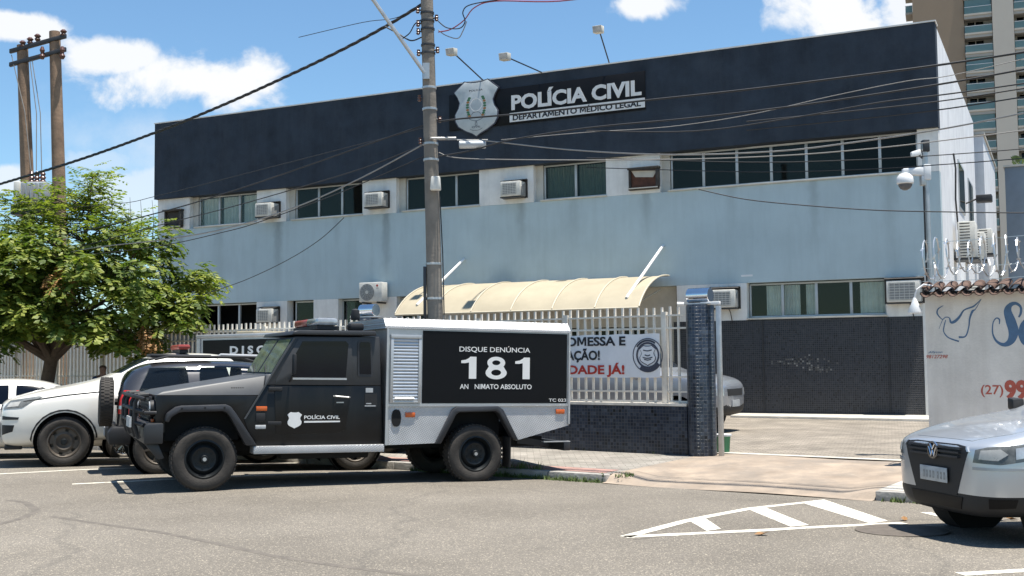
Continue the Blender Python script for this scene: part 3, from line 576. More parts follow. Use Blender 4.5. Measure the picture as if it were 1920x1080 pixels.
# window air conditioners
def aircon(x, z, label, w=.62, h=.42, out=.36, hood=True, cable=False):
    a = T_('air_conditioner', label, 'air conditioner', 'window air conditioners')
    x0, x1, z0, z1 = x-w/2, x+w/2, z-h/2, z+h/2
    box('casing', 'acwhite', a, x0, x1, -out, .1, z0, z1, bevel=.02)
    box('grille', 'acgrille', a, x0+.06, x1-.12, -out-.006, -out-.001, z0+.05, z1-.05)
    m = MB()
    for k in range(7): zz = z0+.07+k*(h-.14)/6; m.box(x0+.06, x1-.12, -out-.014, -out-.0065, zz-.006, zz+.006)
    for k in range(6): xx = x0+.08+k*(w-.22)/5; m.box(xx-.005, xx+.005, -out-.017, -out-.0145, z0+.06, z1-.06)
    m.build('louvre', 'acwhite', a)
    box('bracket', 'metaldark', a, x0-.02, x1+.02, -out+.02, -.008, z0-.035, z0-.004)
    box('hole_surround', 'grime', a, x0-.07, x1+.07, -.02, -.0065, z0-.03, z1+.07)
    if hood: MB().prism([(-.26, z1+.03), (-.02, z1+.075), (-.02, z1+.09), (-.26, z1+.045)], 'x', x0-.05, x1+.06).build('rain_hood', 'grime', a)
    MB().prism([(-out+.05, z0+.02), (-.01, z0+.02), (-.01, z1-.02), (-out+.05, z1-.16)], 'x', x1+.002, x1+.012).build('side_vent', 'acgrille', a)
    if cable: MB().tube([(x+.1, -.04, z0), (x+.16, -.06, z0-.12), (x+.2, -.03, z0-.4)], .012, 6).build('cord', 'cableblack', a)
    return a
aircon(4.72, 6.36, 'window air conditioner on upper storey, second opening from left end', .62, .42, .42)
aircon(8.76, 6.40, 'window air conditioner on upper storey just left of the utility pole')
aircon(13.32, 6.38, 'window air conditioner on upper storey below the sign lettering')
aircon(4.72, 3.04, 'window air conditioner on lower storey right of the dark open windows', .6, .42, .36)
aircon(.85, 3.04, 'window air conditioner on lower storey beside the tree crown', .5, .40, .34)
aircon(19.28, 3.10, 'window air conditioner on lower storey behind the mosaic gate pillar', .70, .46, .30, cable=True)
aircon(23.70, 3.14, 'large window air conditioner at lower right beside the painted wall', .78, .52, .26, cable=True)
for x, z, w, h, lab, mt in ((.74, 6.36, .62, .5, 'empty rusted air conditioner box at upper left corner of facade', 'grime'), (17.16, 6.40, .72, .48, 'broken air conditioner opening closed with a rusty brown board', 'rust')):
    a = T_('air_conditioner_box', lab, 'opening')
    m = MB().box(x-w/2-.06, x+w/2+.06, -.12, -.0065, z-h/2-.06, z-h/2).box(x-w/2-.06, x+w/2+.1, -.2, -.0065, z+h/2, z+h/2+.06).box(x-w/2-.06, x-w/2, -.10, -.0065, z-h/2, z+h/2).box(x+w/2, x+w/2+.08, -.16, -.0065, z-h/2, z+h/2)
    m.build('surround', 'grime', a, .01); box('board', mt, a, x-w/2, x+w/2, -.03, -.007, z-h/2, z+h/2)
    MB().prism([(x-w/2, z+h/2), (x+w/2, z+h/2-.05), (x+w/2-.1, z+.02), (x-w/2+.12, z+.06)], 'y', -.05, -.031).build('torn_edge', 'jamb' if mt == 'rust' else 'grime', a)
    box('ledge', 'jamb', a, x-w/2-.05, x+w/2+.05, -.16, -.121, z-h/2-.03, z-h/2-.005)
# outdoor split units
def splitunit(name, label, p, rz, w=.78, h=.54, d=.3, lg=False):
    a = thing(name, label, 'air conditioner', p, rz, 'outdoor split units')
    box('casing', 'acwhite', a, -w/2, w/2, -d, 0, 0, h, bevel=.02)
    cx = -w*.14
    MB().lathe([(h*.43, -.012), (h*.43, -.002)], (cx, -d, h/2), 'y', 28).build('fan_guard', 'acgrille', a)
    m = MB()
    for k in range(12):
        t = k*pi/6; m.tube([(cx+.05*cos(t), -d-.016, h/2+.05*sin(t)), (cx+h*.42*cos(t+.25), -d-.016, h/2+h*.42*sin(t+.25))], .004, 4)
    for r in (.1, .16, .21): m.tube([(cx+r*cos(j*pi/12), -d-.017, h/2+r*sin(j*pi/12)) for j in range(25)], .0035, 4)
    m.build('guard_ring', 'steel', a); MB().lathe([(.055, -.022), (.055, -.01)], (cx, -d, h/2), 'y', 16).build('fan_hub', 'acwhite', a)
    if lg:
        MB().lathe([(.035, -.006), (.035, -.001)], (w*.30, -d, h*.82), 'y', 18).build('logo', 'redink', a)
        text('lettering', 'LG', 'acgrille', a, (w*.27, -d-.001, h*.66), (1, 0, 0), (0, 0, 1), .07, .045, .02, .003)
    for s in (-1, 1): MB().box(s*w*.32-.02, s*w*.32+.02, -d-.03, .12, -.05, -.003).build('bracket', 'metaldark', a)
    return a
splitunit('split_unit', 'white outdoor split unit with round fan on the lower facade left of pole', bl(8.72, -.12, 3.34), BA, .80, .58, .32, True)
def slatunit(label, y, z, w, h):
    a = T_('split_unit', label, 'air conditioner', 'outdoor split units'); x = LF
    box('casing', 'acwhite', a, x+.12, x+.55, y-w/2, y+w/2, z, z+h, bevel=.02)
    m = MB(); n = int(h/.075)
    for k in range(n): zz = z+.05+k*(h-.1)/(n-1); m.box(x+.17, x+.42, y-w/2-.008, y-w/2-.001, zz-.013, zz+.013)
    m.build('louvre', 'metaldark', a)
    box('bracket', 'metaldark', a, x+.004, x+.6, y-w/2, y+w/2, z-.06, z-.003)
slatunit('louvred outdoor unit, highest and nearest on the white side wall', 3.6, 4.15, .9, .95)
slatunit('louvred outdoor unit in the middle of the white side wall', 7.6, 4.4, .9, .8)
slatunit('louvred outdoor unit farthest along the white side wall', 11.6, 4.9, .9, .8)
slatunit('tall louvred outdoor unit low on side wall above razor wire', 6.0, 2.2, .9, 1.4)
sp = T_('spotlight', 'dark square spotlight on the white side wall of building', 'spotlight')
MB().tube([(LF+.004, 8.2, 6.2), (LF+.4, 8.2, 6.35)], .025, 6).build('arm', 'metaldark', sp); MB().box(LF+.3, LF+.75, 8.0, 8.4, 6.2, 6.42).build('lamp_head', 'metaldark', sp, .03)

# awning
aw = T_('awning', 'curved beige awning with white ribs over the entrance', 'awning')
def arc(k, n=14): a = k/n*radians(62); R = 2.72; return (-R*sin(a), 2.85+.90*(cos(a)-cos(radians(62)))/(1-cos(radians(62))))
AX0, AX1 = 10.9, 17.85; n_ = 14
xs = fr(AX0, AX1, 6)
for i in range(6):
    P = [arc(k) for k in range(n_+1)]; m = MB(); N = len(P)
    vs = [(x, y-.16, z+dz) for x in (xs[i]+.01, xs[i+1]-.01) for dz in (0, -.012) for y, z in P]
    fs = []
    for k in range(N-1): fs += [(k, k+1, 2*N+k+1, 2*N+k), (N+k, 3*N+k, 3*N+k+1, N+k+1), (k, N+k, N+k+1, k+1), (2*N+k, 2*N+k+1, 3*N+k+1, 3*N+k)]
    fs += [(0, 2*N, 3*N, N), (N-1, 2*N-1, 4*N-1, 3*N-1)]
    m.add(vs, fs).build('awning_sheet', 'awning', aw, smooth=True)
for i, x in enumerate(xs): MB().tube([(x, y-.16, z+.012) for y, z in (arc(k) for k in range(n_+1))], .022, 6).build('rib', 'awnrib', aw)
y, z = arc(n_); MB().tube([(AX0, y-.16, z-.02), (AX1, y-.16, z-.02)], .028, 6).build('front_rail', 'awnrib', aw)
for x0, zt in ((17.45, 4.57), (11.45, 4.5)):
    y, z = arc(12); MB().tube([(x0+.2, -.02, zt), (x0, y-.16, z+.02)], .038, 8).build('support_rod', 'lampwhite', aw)
for x in (11.2, 14.4, 17.6): MB().tube([(x, -.16, 3.4), (x, arc(n_)[0]-.16, 2.83)], .02, 6).build('arm', 'awnrib', aw)

# ------------------------------------------------------------ neighbours
nb = T_('neighbour_building', 'plain blue grey wall of the neighbouring building behind razor wire', 'building')
box('wall', 'bluewall', nb, LF+.6, 60, 22.2, 34, 0, 9.35)
box('coping', 'pale', nb, LF+.55, 60.1, 22.1, 34.1, 9.353, 9.43)
for k, (x, lab) in enumerate(((LF+1.1, 'leftmost tuft of weeds on top of the blue grey neighbour wall'), (LF+1.9, 'middle tuft of weeds on top of the blue grey neighbour wall'), (LF+2.8, 'rightmost tuft of weeds on top of the blue grey neighbour wall'))):
    a = MB()
    for j in range(26): d = Vector((random.uniform(-.2, .2), random.uniform(-.15, .15), random.uniform(0, .4))); a.add([(x+d.x, 22.6+d.y, 9.43+d.z*.4), (x+d.x*1.2+.07, 22.6+d.y, 9.45+d.z), (x+d.x*1.2-.05, 22.65+d.y, 9.52+d.z)], [(0, 1, 2)])
    o = tag(a.build('roof_plant', 'grass', None), lab, 'plant', 'weeds on the neighbour wall')
    o.location = BO; o.rotation_euler = (0, 0, BA)

TWD = 172.0
tw = thing('apartment_tower', 'tall tan apartment tower with glass balconies behind the right end', 'building', at(1728, 540, TWD).xy.to_3d(), radians(-21))
pxm = TWD/F
x1, x2, x3, x4 = 90*pxm, 139*pxm, 175*pxm, 215*pxm
box('wall', 'tan', tw, 0, x1, 0, 16, 0, 66); box('wall', 'towergrey', tw, x1, x2, 1.6, 16, 0, 66); box('column', 'cream', tw, x2, x3, -.6, 16, 0, 66); box('wall', 'towergrey', tw, x3, 30, 1.6, 16, 0, 66)
FH = 36.4*pxm
for k in range(7, 22):
    z = k*FH
    for a, b in ((x1+.05, x2-.05), (x3+.05, x3+4.2)):
        s = box('balcony', 'cream', tw, a, b, -.5, 1.59, z-.28, z)
        box('railing', 'greenglass', s, a+.05, b-.05, -.45, -.40, z+.02, z+1.0); box('handrail', 'lampwhite', s, a+.03, b-.03, -.48, -.38, z+1.0, z+1.07)
        box('soffit_beam', 'towergrey', s, a, b, -.35, 1.55, z-.75, z-.283)
        d = box('balcony_door', 'panedark', s, a+.5, b-1.2, 1.50, 1.585, z+.05, z+2.1); box('door_post', 'jamb', s, a+1.5, a+1.62, 1.45, 1.495, z+.05, z+2.1)
        if k % 3 == 0: box('glazing', 'greenglass', s, a+.1, b-.1, -.2, -.15, z+1.08, z+2.25)
for k in range(14, 22):
    z = k*FH-1.0; s = box('balcony', 'towergrey', tw, -1.1, -.003, 2, 6, z-.3, z); box('railing', 'greenglass', s, -1.08, -1.03, 2, 6, z, z+1.0); box('railing', 'greenglass', s, -1.0, -.05, 1.95, 2.0, z, z+1.0); box('handrail', 'lampwhite', s, -1.12, -.01, 1.93, 2.02, z+1.0, z+1.07)

# ------------------------------------------------------------ front boundary (local X along the fence, -Y to the street)
FO = Vector((2.89, 18.0, 0)); FA = -AL
def FT(name, label, cat, group=None, x=0, y=0, z=0):
    p = Matrix.Rotation(FA, 4, 'Z') @ Vector((x, y, z)) + FO; return thing(name, label, cat, p, FA, group)
def fw(px, py):
    n = Vector((-sin(AL), -cos(AL), 0)); v = onp(px, py, FO, n)-FO; return v.dot(TD), v.z
def fwz(z3): return (lambda X, Y: fw(1660+X/3.377, 480+Y/3.377))(*z3)
FW_ = -23.0
low = FT('boundary_wall', 'low boundary wall of dark blue mosaic tiles under the picket fence', 'wall')
box('mosaic_face', 'mosaic', low, FW_, -.12, -.04, .20, -.05, .83, uv='box'); box('coping', 'fence', low, FW_, -.12, -.05, .21, .833, .875)
fence = FT('picket_fence', 'cream painted metal picket fence on the mosaic boundary wall', 'fence')
def bar(x, w, d, z0, z1): return MB().box(-w/2, w/2, -d/2, d/2, z0, z1).data('picket', 0)
pk = bar(0, .034, .034, .88, 2.44); pk.materials.append(M['fence'])
n_ = int((-.3-FW_)/.148)
for i in range(n_):
    o = bpy.data.objects.new('picket', pk); COL.objects.link(o); o.parent = fence; o.location = (-.30-i*.148, .08, random.uniform(-.01, .01))
for z in (2.30, 2.09, 1.30, 1.06, .90): MB().box(FW_, -.15, .055, .105, z-.014, z+.014).build('rail', 'fence', fence)
x = -.55
while x > FW_: MB().box(x-.04, x+.04, .04, .12, .878, 2.36).build('post', 'fence', fence); x -= 1.9
def pillar(x, label):
    p = FT('gate_pillar', label, 'pillar', 'mosaic gate pillars', x, .05)
    MB().lathe([(.225, -.05), (.225, 2.42), (.215, 2.45)], (0, 0, 0), 'z', 32).build('mosaic_shaft', 'mosaic', p, smooth=True, uv='cyl')
    l = FT('pillar_lamp', label.replace('round dark mosaic pillar', 'polished metal drum lamp on the pillar').replace(' beside gateway', ''), 'lamp', 'metal drum lamps', x, .05, 2.45)
    MB().lathe([(.115, -.19), (.12, -.185), (.12, .185), (.115, .19)], (0, 0, .15), 'x', 28).build('drum', 'chrome', l, smooth=True)
    MB().box(-.24, .24, -.14, .14, 0, .028).build('base_plate', 'steel', l, .005); MB().tube([(-.2, -.16, .015), (-.3, -.2, .02)], .03, 8).build('bracket', 'lampwhite', l)
    return p
pillar(.10, 'round dark mosaic pillar at the right end of the fence beside gateway')
pillar(-7.05, 'round dark mosaic pillar half hidden behind the utility pole')
gp = FT('gate_post', 'grey square steel gate post beside the mosaic pillar', 'post', None, .46, -.03)
MB().box(-.035, .035, -.035, .035, .02, 2.42).build('post', 'steel', gp, .006); MB().box(-.3, .03, -.03, .03, 2.44, 2.49).build('top_arm', 'lampwhite', gp, .006); MB().box(-.06, .06, -.06, .06, .02, .035).build('base_plate', 'steel', gp)
# banner tied to the fence
bn = FT('banner', 'white vinyl banner with black and red slogan and round emblem on fence', 'banner')
bx0 = -3.35; yb = -.03
m = MB(); k = 40; vs = []
for i in range(k+1):
    x = bx0+(-.60-bx0)*i/k; w = .010*sin(i*.9)+.006*sin(i*2.1); vs += [(x, yb+w*.3+.02, 1.29+.004*sin(i)), (x, yb+w*.3+.02, 2.005+.006*sin(i*.7))]
m.add(vs, [(2*i, 2*i+2, 2*i+3, 2*i+1) for i in range(k)])
b_ = m.build('sheet', 'banner', bn); sm_ = b_.modifiers.new('s', 'SOLIDIFY'); sm_.thickness = .004
yt = yb+.009
for w_, px0, px1, y0, y1, mt in (('OMESSA E', 1063, 1174, 633, 649, 'blackink'), ('AÇÃO!', 1063, 1126, 658, 675, 'blackink'), ('IDADE JÁ!', 1061, 1172, 685, 701, 'redink')):
    (p0, z0), (p1, z1), (p2, z2) = fw(px0, y1), fw(px1, y1), fw(px0, y0); text('lettering', w_, mt, bn, (p0, yt, z0), U, V, p1-p0, z2-z0, .030, .002)
ex, ez_ = -.82, 1.655
rg = lambda r0_, r1_: MB().lathe([(r0_, -.002), (r1_, -.002), (r1_, 0), (r0_, 0), (r0_, -.002)], (ex, yt, ez_), 'y', 36, False)
rg(.185, .215).build('emblem_ring', 'ink', bn)
rg(.265, .28).build('emblem_ring', 'ink', bn)
for a0 in (100, -80):
    P = [(ex+.24*cos(radians(a0+j*7.5)), ez_+.24*sin(radians(a0+j*7.5))) for j in range(-6, 7)]
    ribbon('emblem_lettering', 'ink', bn, P, .05 if a0 < 0 else .03, yt-.003, .002)
MB().prism(shield_poly(ex, ez_+.165, ez_-.175, .30), 'y', yt-.003, yt-.0005).build('emblem_shield', 'ink', bn)
MB().prism(shield_poly(ex, ez_+.152, ez_-.16, .275), 'y', yt-.0045, yt-.0032).build('emblem_shield', 'banner', bn)
for z, w in ((.07, .16), (-.01, .10), (-.05, .18), (-.08, .13)): ribbon('emblem_scroll', 'ink', bn, [(ex-w/2, ez_+z+.015), (ex, ez_+z), (ex+w/2, ez_+z+.015)], .018, yt-.008, .002)
# painted wall on the right with clay tile coping
dw = FT('painted_wall', 'whitewashed wall with painted dove and clay tile coping on the right', 'wall')
WX0, WX1 = 3.62, 12.0
box('wall', 'wallwhite', dw, WX0, WX1, 0, .22, -.1, 2.46)
box('mortar_bed', 'grime', dw, WX0-.05, WX1, -.06, .30, 2.463, 2.50)
tl = MB(); n = 8; L_ = .42
vs = []
for e, (yy, zz, R) in enumerate(((-.16, 2.50, .088), (.14, 2.60, .072))):
    for rr in (R, R-.014): vs += [(rr*cos(pi*j/n), yy, zz+rr*sin(pi*j/n)*.75) for j in range(n+1)]
N = n+1
fs = []
for j in range(n): fs += [(j, j+1, 2*N+j+1, 2*N+j), (N+j, 3*N+j, 3*N+j+1, N+j+1), (j, N+j, N+j+1, j+1), (2*N+j, 2*N+j+1, 3*N+j+1, 3*N+j)]
fs += [(0, 2*N, 3*N, N), (n, N+n, 3*N+n, 2*N+n)]
tme = tl.add(vs, fs).data('clay_tile', 0, True); tme.materials.append(M['rooftile'])
x = WX0
while x < WX1:
    o = bpy.data.objects.new('clay_tile', tme); COL.objects.link(o); o.parent = dw; o.location = (x, random.uniform(-.015, .015), random.uniform(-.008, .008)); o.rotation_euler = (0, 0, random.uniform(-.06, .06))
    o = bpy.data.objects.new('clay_tile', tme); COL.objects.link(o); o.parent = dw; o.location = (x+.09, .02+random.uniform(-.015, .015), 5.02); o.rotation_euler = (pi*.985, 0, random.uniform(-.05, .05)); o.location.z = 5.055; o.location.y = .02
    x += .178
for pts, w in (([(608, 272), (560, 318), (500, 342), (470, 385), (440, 414), (416, 420), (405, 392), (382, 388), (362, 405)], [.004, .022, .018, .03, .04, .03, .012, .012, .008]),
               ([(608, 272), (572, 335), (552, 350), (535, 395), (528, 450), (508, 508), (465, 514)], [.004, .01, .03, .022, .016, .018, .028]),
               ([(368, 314), (335, 335), (328, 362), (345, 388), (364, 404)], [.004, .018, .02, .014, .008]),
               ([(382, 405), (372, 445), (370, 480), (400, 517), (466, 541)], [.008, .014, .012, .016, .022]),
               ([(362, 405), (350, 435), (340, 462)], [.008, .005, .004])):
    ribbon('painted_dove', 'blueink', dw, [fwz(p) for p in pts], w)
ribbon('painted_letter', 'blueink', dw, [fwz(p) for p in ((722, 432), (722, 402), (702, 394), (682, 425), (680, 490), (705, 540), (752, 562), (795, 538), (812, 480), (795, 415), (775, 350), (790, 312), (825, 300), (856, 322), (858, 360), (845, 388))], [.01, .02, .016, .014, .018, .03, .05, .09, .13, .13, .10, .06, .04, .03, .03, .02])
ribbon('painted_letter', 'blueink', dw, [fwz(p) for p in ((960, 395), (900, 400), (868, 440), (862, 500), (885, 555), (950, 560))], [.02, .03, .06, .08, .05, .03])
a = fwz((606, 880)); b = fwz((745, 780)); sx_ = fwz((745, 880))
def wtext(s, mat, x0, y0, x1, y1, bold=.01, name='painted_lettering', shear=0):
    p = fwz((x0, y1)); q = fwz((x1, y1)); r = fwz((x0, y0)); text(name, s, mat, dw, (p[0], -.001, p[1]), U, V, q[0]-p[0], r[1]-p[1], bold, .002, shear=shear)
wtext('(27)', 'redpaint', 606, 815, 748, 874, .012); wtext('99', 'redpaint', 757, 788, 905, 900, .05)
wtext('98127298', 'redpaint', 260, 626, 396, 648, .012, shear=.25); wtext('Allyson', 'blueink', 272, 602, 362, 616, .0, shear=.3)
# wall lamp
wl_ = FT('wall_lamp', 'white bell shaped lamp on curved arm at left end of painted wall', 'lamp', None, 3.66, -.05, 2.2)
MB().tube([(.10, .05, .38), (.0, -.12, .40), (-.09, -.16, .33), (-.12, -.16, .22)], .014, 6).build('arm', 'lampwhite', wl_); MB().lathe([(.02, .22), (.035, .18), (.045, .15), (.10, .02), (.095, .0)], (-.12, -.16, 0), 'z', 18).build('shade', 'lampwhite', wl_, smooth=True)
# razor wire
rw = FT('razor_wire', 'coil of shiny razor wire on brackets above the clay tile coping', 'wire')
P = []; turns = 54
for i in range(turns*14+1):
    a = i/14*2*pi; P.append((WX0-.05+i/14*.155, .12+.03*sin(i*.37)+.30*cos(a)*(.8+.2*sin(i*.11)), 2.98+.30*sin(a)*(.85+.15*sin(i*.09))))
MB().tube(P, .010, 5).build('coil', 'wire', rw)
m = MB()
for i in range(0, len(P)-1, 3):
    p = Vector(P[i]); d = (Vector(P[i+1])-p).normalized(); s = d.orthogonal().normalized()*.04
    m.add([p-d*.03, p+s*.5, p+d*.03, p-s*.5, p+s+d*.03, p-s-d*.03], [(0, 1, 2, 3), (1, 4, 2), (3, 5, 0)])
m.build('barb', 'wire', rw)['kind'] = 'stuff'
for i in range(12):
    x = WX0+.12+i*.72
    MB().tube([(x, .12, 2.50), (x, .10, 2.72), (x+.02, .02, 2.86), (x+.05, -.1, 2.90), (x+.08, -.16, 2.82), (x+.06, -.12, 2.74)], .014, 6).build('bracket', 'lampwhite', rw)
for z, y in ((2.66, .1), (2.84, .05), (3.22, .12)): MB().tube([(WX0-.05+i*.5, y, z-.012*sin(i*1.3)) for i in range(18)], .005, 4).build('strand', 'wire', rw)
# camera mast
cb = at(1739, 400, 17.3)
cm = thing('camera_mast', 'slim grey mast carrying security cameras behind the painted wall', 'mast', (cb.x, cb.y, .06))
zc = lambda py: at(1739, py, 17.3).z-.06
MB().tube([(.02, 0, 0), (0, 0, zc(400)), (-.015, 0, zc(268))], .042, 10).build('mast', 'steel', cm, smooth=True); MB().box(-.05, .05, -.06, .06, zc(285), zc(263)).build('top_bracket', 'metaldark', cm, .008); MB().box(-.09, -.02, -.05, .05, zc(348), zc(330)).build('junction_box', 'steel', cm, .005)
MB().tube([(-.06, -.04, 1.5), (-.06, -.04, zc(350))], .014, 6).build('conduit', 'cableblack', cm)
s_ = 17.3/F
dc = thing('dome_camera', 'white dome security camera hanging from arm on the mast', 'camera', (cb.x, cb.y, .06+zc(340)))
MB().hull8([(-.37, -.045, .11), (-.02, -.05, .08), (-.02, .05, .08), (-.37, .045, .11), (-.37, -.045, .20), (-.02, -.05, .22), (-.02, .05, .22), (-.37, .045, .20)]).build('arm', 'lampwhite', dc, .02); MB().box(-.05, .06, -.06, .06, .02, .26).build('mount', 'lampwhite', dc, .012)
MB().lathe([(.03, .13), (.08, .12), (.12, .07), (.128, .0), (.125, -.03), (.11, -.04)], (-.33, 0, 0), 'z', 24).build('housing', 'lampwhite', dc, smooth=True)
MB().lathe([(.105, -.035), (.10, -.07), (.075, -.11), (.03, -.135), (.003, -.138)], (-.33, 0, 0), 'z', 24).build('dome', 'smoke', dc, smooth=True)
bc = thing('bullet_camera', 'small white bullet camera near the top of the mast', 'camera', (cb.x, cb.y, .06+zc(290)))
MB().hull8([(-.24, -.10, -.05), (-.06, -.02, .0), (-.06, .06, .0), (-.24, -.02, -.05), (-.25, -.10, .03), (-.08, -.02, .09), (-.08, .06, .09), (-.25, -.02, .03)]).build('housing', 'lampwhite', bc, .015); MB().tube([(-.1, 0, 0), (-.06, 0, -.05), (0, 0, -.05)], .014, 6).build('mount', 'metaldark', bc)

# ------------------------------------------------------------ wheels
_wc = {}
def wheel(parent, x, y, r, w, side, style='steel', rimr=.58, name='wheel'):
    """side -1: outer face towards -y. wheel = tyre, sub-parts rim, hub"""
    k = (round(r, 3), round(w, 3), style)
    if k not in _wc:
        R = r*rimr; t = MB()
        prof = [(R, w*.40), (R+.02, w*.46), (r*.86, w*.5), (r*.955, w*.44), (r*.99, w*.36), (r, w*.2), (r, 0), (r, -w*.2), (r*.99, -w*.36), (r*.955, -w*.44), (r*.86, -w*.5), (R+.02, -w*.46), (R, -w*.40)]
        t.lathe(prof, (0, 0, 0), 'y', 40, False)
        n = 44
        for j in range(n):                       # tread blocks
            a = 2*pi*j/n; 
            for q0, q1, off in ((-.42, -.2, 0), (-.16, .16, .5), (.2, .42, 0)):
                a0 = a+off*2*pi/n; a1 = a0+.62*2*pi/n; rr0 = r*.985 if abs(q0+q1) > .2 else r*.995
                v = [(rr*cos(aa), q*w, rr*sin(aa)) for rr in (rr0, r+.006) for aa in (a0, a1) for q in (q0, q1)]
                t.add(v, [(4, 5, 7, 6), (0, 4, 6, 2), (1, 3, 7, 5), (0, 1, 5, 4), (2, 6, 7, 3)])
        tm = t.data('tyre', 0, True); tm.materials.append(M['tyre'])
        rim = MB(); rim.lathe([(R+.012, -w*.42), (R-.012, -w*.44), (R-.035, -w*.30), (R-.05, -w*.12), (R-.04, w*.3), (R, w*.38)], (0, 0, 0), 'y', 36, False)
        if style == 'steel':
            rim.lathe([(R-.045, -w*.18), (R*.62, -w*.30), (R*.40, -w*.24), (R*.25, -w*.26), (.004, -w*.26)], (0, 0, 0), 'y', 36, False)
            for j in range(8):
                a = j*pi/4; rim.lathe([(.011, -w*.30), (.011, -w*.24)], (R*.46*cos(a), 0, R*.46*sin(a)), 'y', 8)
        elif style == 'slot':
            rim.lathe([(R*.66, -w*.26), (R*.5, -w*.30), (R*.30, -w*.20), (.004, -w*.22)], (0, 0, 0), 'y', 30, False); n = 6
            for j in range(n):
                a0 = 2*pi*(j+.14)/n; a1 = 2*pi*(j+.86)/n; v = []
                for yy in (-.27, -.14):
                    for q in range(5):
                        a = a0+(a1-a0)*q/4
                        for rr in (R*.64, R-.02): v.append((rr*cos(a), yy*w, rr*sin(a)))
                f = []
                for b in (0, 10):
                    for q in range(4): f.append((b+2*q, b+2*q+1, b+2*q+3, b+2*q+2))
                f += [(0, 1, 11, 10), (8, 9, 19, 18)]
                rim.add(v, f)
            rim.lathe([(R-.03, 0), (.01, 0)], (0, 0, 0), 'y', 24, False)
        else:
            n = 5 if style == 'alloy' else 12
            for j in range(n):
                a = 2*pi*j/n; d = .16 if n == 5 else .06
                v = [(rr*cos(a+s*d*q), yy*w, rr*sin(a+s*d*q)) for rr, q in ((R*.2, 1.6), (R-.01, .9)) for yy in (-.36, -.2) for s in (-1, 1)]
                rim.add(v, [(0, 1, 5, 4), (2, 6, 7, 3), (0, 4, 6, 2), (1, 3, 7, 5)])
            rim.lathe([(R*.26, -w*.36), (R*.22, -w*.40), (.004, -w*.40)], (0, 0, 0), 'y', 20, False); rim.lathe([(R-.03, 0), (.01, 0)], (0, 0, 0), 'y', 24, False)
        rm = rim.data('rim', 0, True); rm.materials.append(M[{'steel': 'rimdark', 'slot': 'rimgrey', 'alloy': 'rimgrey'}.get(style, 'chrome')])
        hb = MB().lathe([(r*.13, -w*.42), (r*.11, -w*.47), (.004, -w*.47)], (0, 0, 0), 'y', 18, False).data('hub', 0, True); hb.materials.append(M['rimdark' if style in ('steel', 'slot') else 'rimgrey'])
        _wc[k] = (tm, rm, hb)
    tm, rm, hb = _wc[k]
    hb0 = hb
    a = random.random()*6
    t = bpy.data.objects.new(name, tm); COL.objects.link(t); t.parent = parent; t.location = (x, y, r); t.rotation_euler = (0, a, 0 if side < 0 else pi)
    for nme, me in (('rim', rm), ('hub', hb)):
        o = bpy.data.objects.new(nme, me); COL.objects.link(o); o.parent = t
    if style == 'steel': MB().lathe([(r*.06, -w*.485), (r*.06, -w*.472)], (0, 0, 0), 'y', 12).build('hub_badge', 'steel', t)
    return t

# ------------------------------------------------------------ police box truck
def placed(name, label, cat, p, ang, drop=0.0):
    """local x runs to the rear, y to the side away from the camera"""
    ex = Vector((cos(ang), sin(ang), -drop)).normalized(); ey = Vector((-sin(ang), cos(ang), 0)); ez = ex.cross(ey)
    o = thing(name, label, cat); m = Matrix((ex, ey, ez)).transposed().to_4x4(); m.translation = p; o.matrix_world = m; return o
TW = 1.95
def digits181(par):
    y0, y1 = .004, .0075
    for x0 in (3.42, 4.235):
        P = [(0, .215), (0, .25), (.07, .262), (.115, .285), (.135, .305), (.225, .305), (.225, 0), (.115, 0), (.115, .225), (.06, .215)]
        MB().prism([(x0+a, 1.435+b) for a, b in P], 'y', y0, y1).build('digit', 'signwhite', par)
    cv = bpy.data.curves.new('d', 'CURVE'); cv.dimensions = '2D'; cv.fill_mode = 'FRONT'
    def sp(pts):
        q = cv.splines.new('POLY'); q.points.add(len(pts)-1); q.use_cyclic_u = True
        for i, (a, b) in enumerate(pts): q.points[i].co = (a, b, 0, 1)
    el = lambda cx, cz, a, b, t0=0, t1=360, n=28: [(cx+a*cos(radians(t0+(t1-t0)*i/n)), cz+b*sin(radians(t0+(t1-t0)*i/n))) for i in range(n+(0 if t1-t0 == 360 else 1))]
    sp(el(0, .225, .135, .085, -35, 215)+el(0, .085, .16, .09, 148, 392)); sp(el(0, .226, .062, .034)); sp(el(0, .088, .075, .042))
    ob = bpy.data.objects.new('d', cv); COL.objects.link(ob); dg = bpy.context.evaluated_depsgraph_get(); me = bpy.data.meshes.new_from_object(ob.evaluated_get(dg)); bpy.data.objects.remove(ob)
    bm = bmesh.new(); bm.from_mesh(me)
    for v in bm.verts: v.co = Vector((3.945+v.co.x, y0, 1.435+v.co.y))
    g = bmesh.ops.extrude_face_region(bm, geom=list(bm.faces)); bmesh.ops.translate(bm, verts=[e for e in g['geom'] if isinstance(e, bmesh.types.BMVert)], vec=(0, y1-y0, 0)); bmesh.ops.recalc_face_normals(bm, faces=bm.faces); bm.to_mesh(me); bm.free(); me.materials.clear(); me.shade_flat()
    link('digit', me, 'signwhite', par)
def ring(mb, outer, inner, y0, y1): return mb.prism(outer+inner[::-1], 'y', y0, y1)
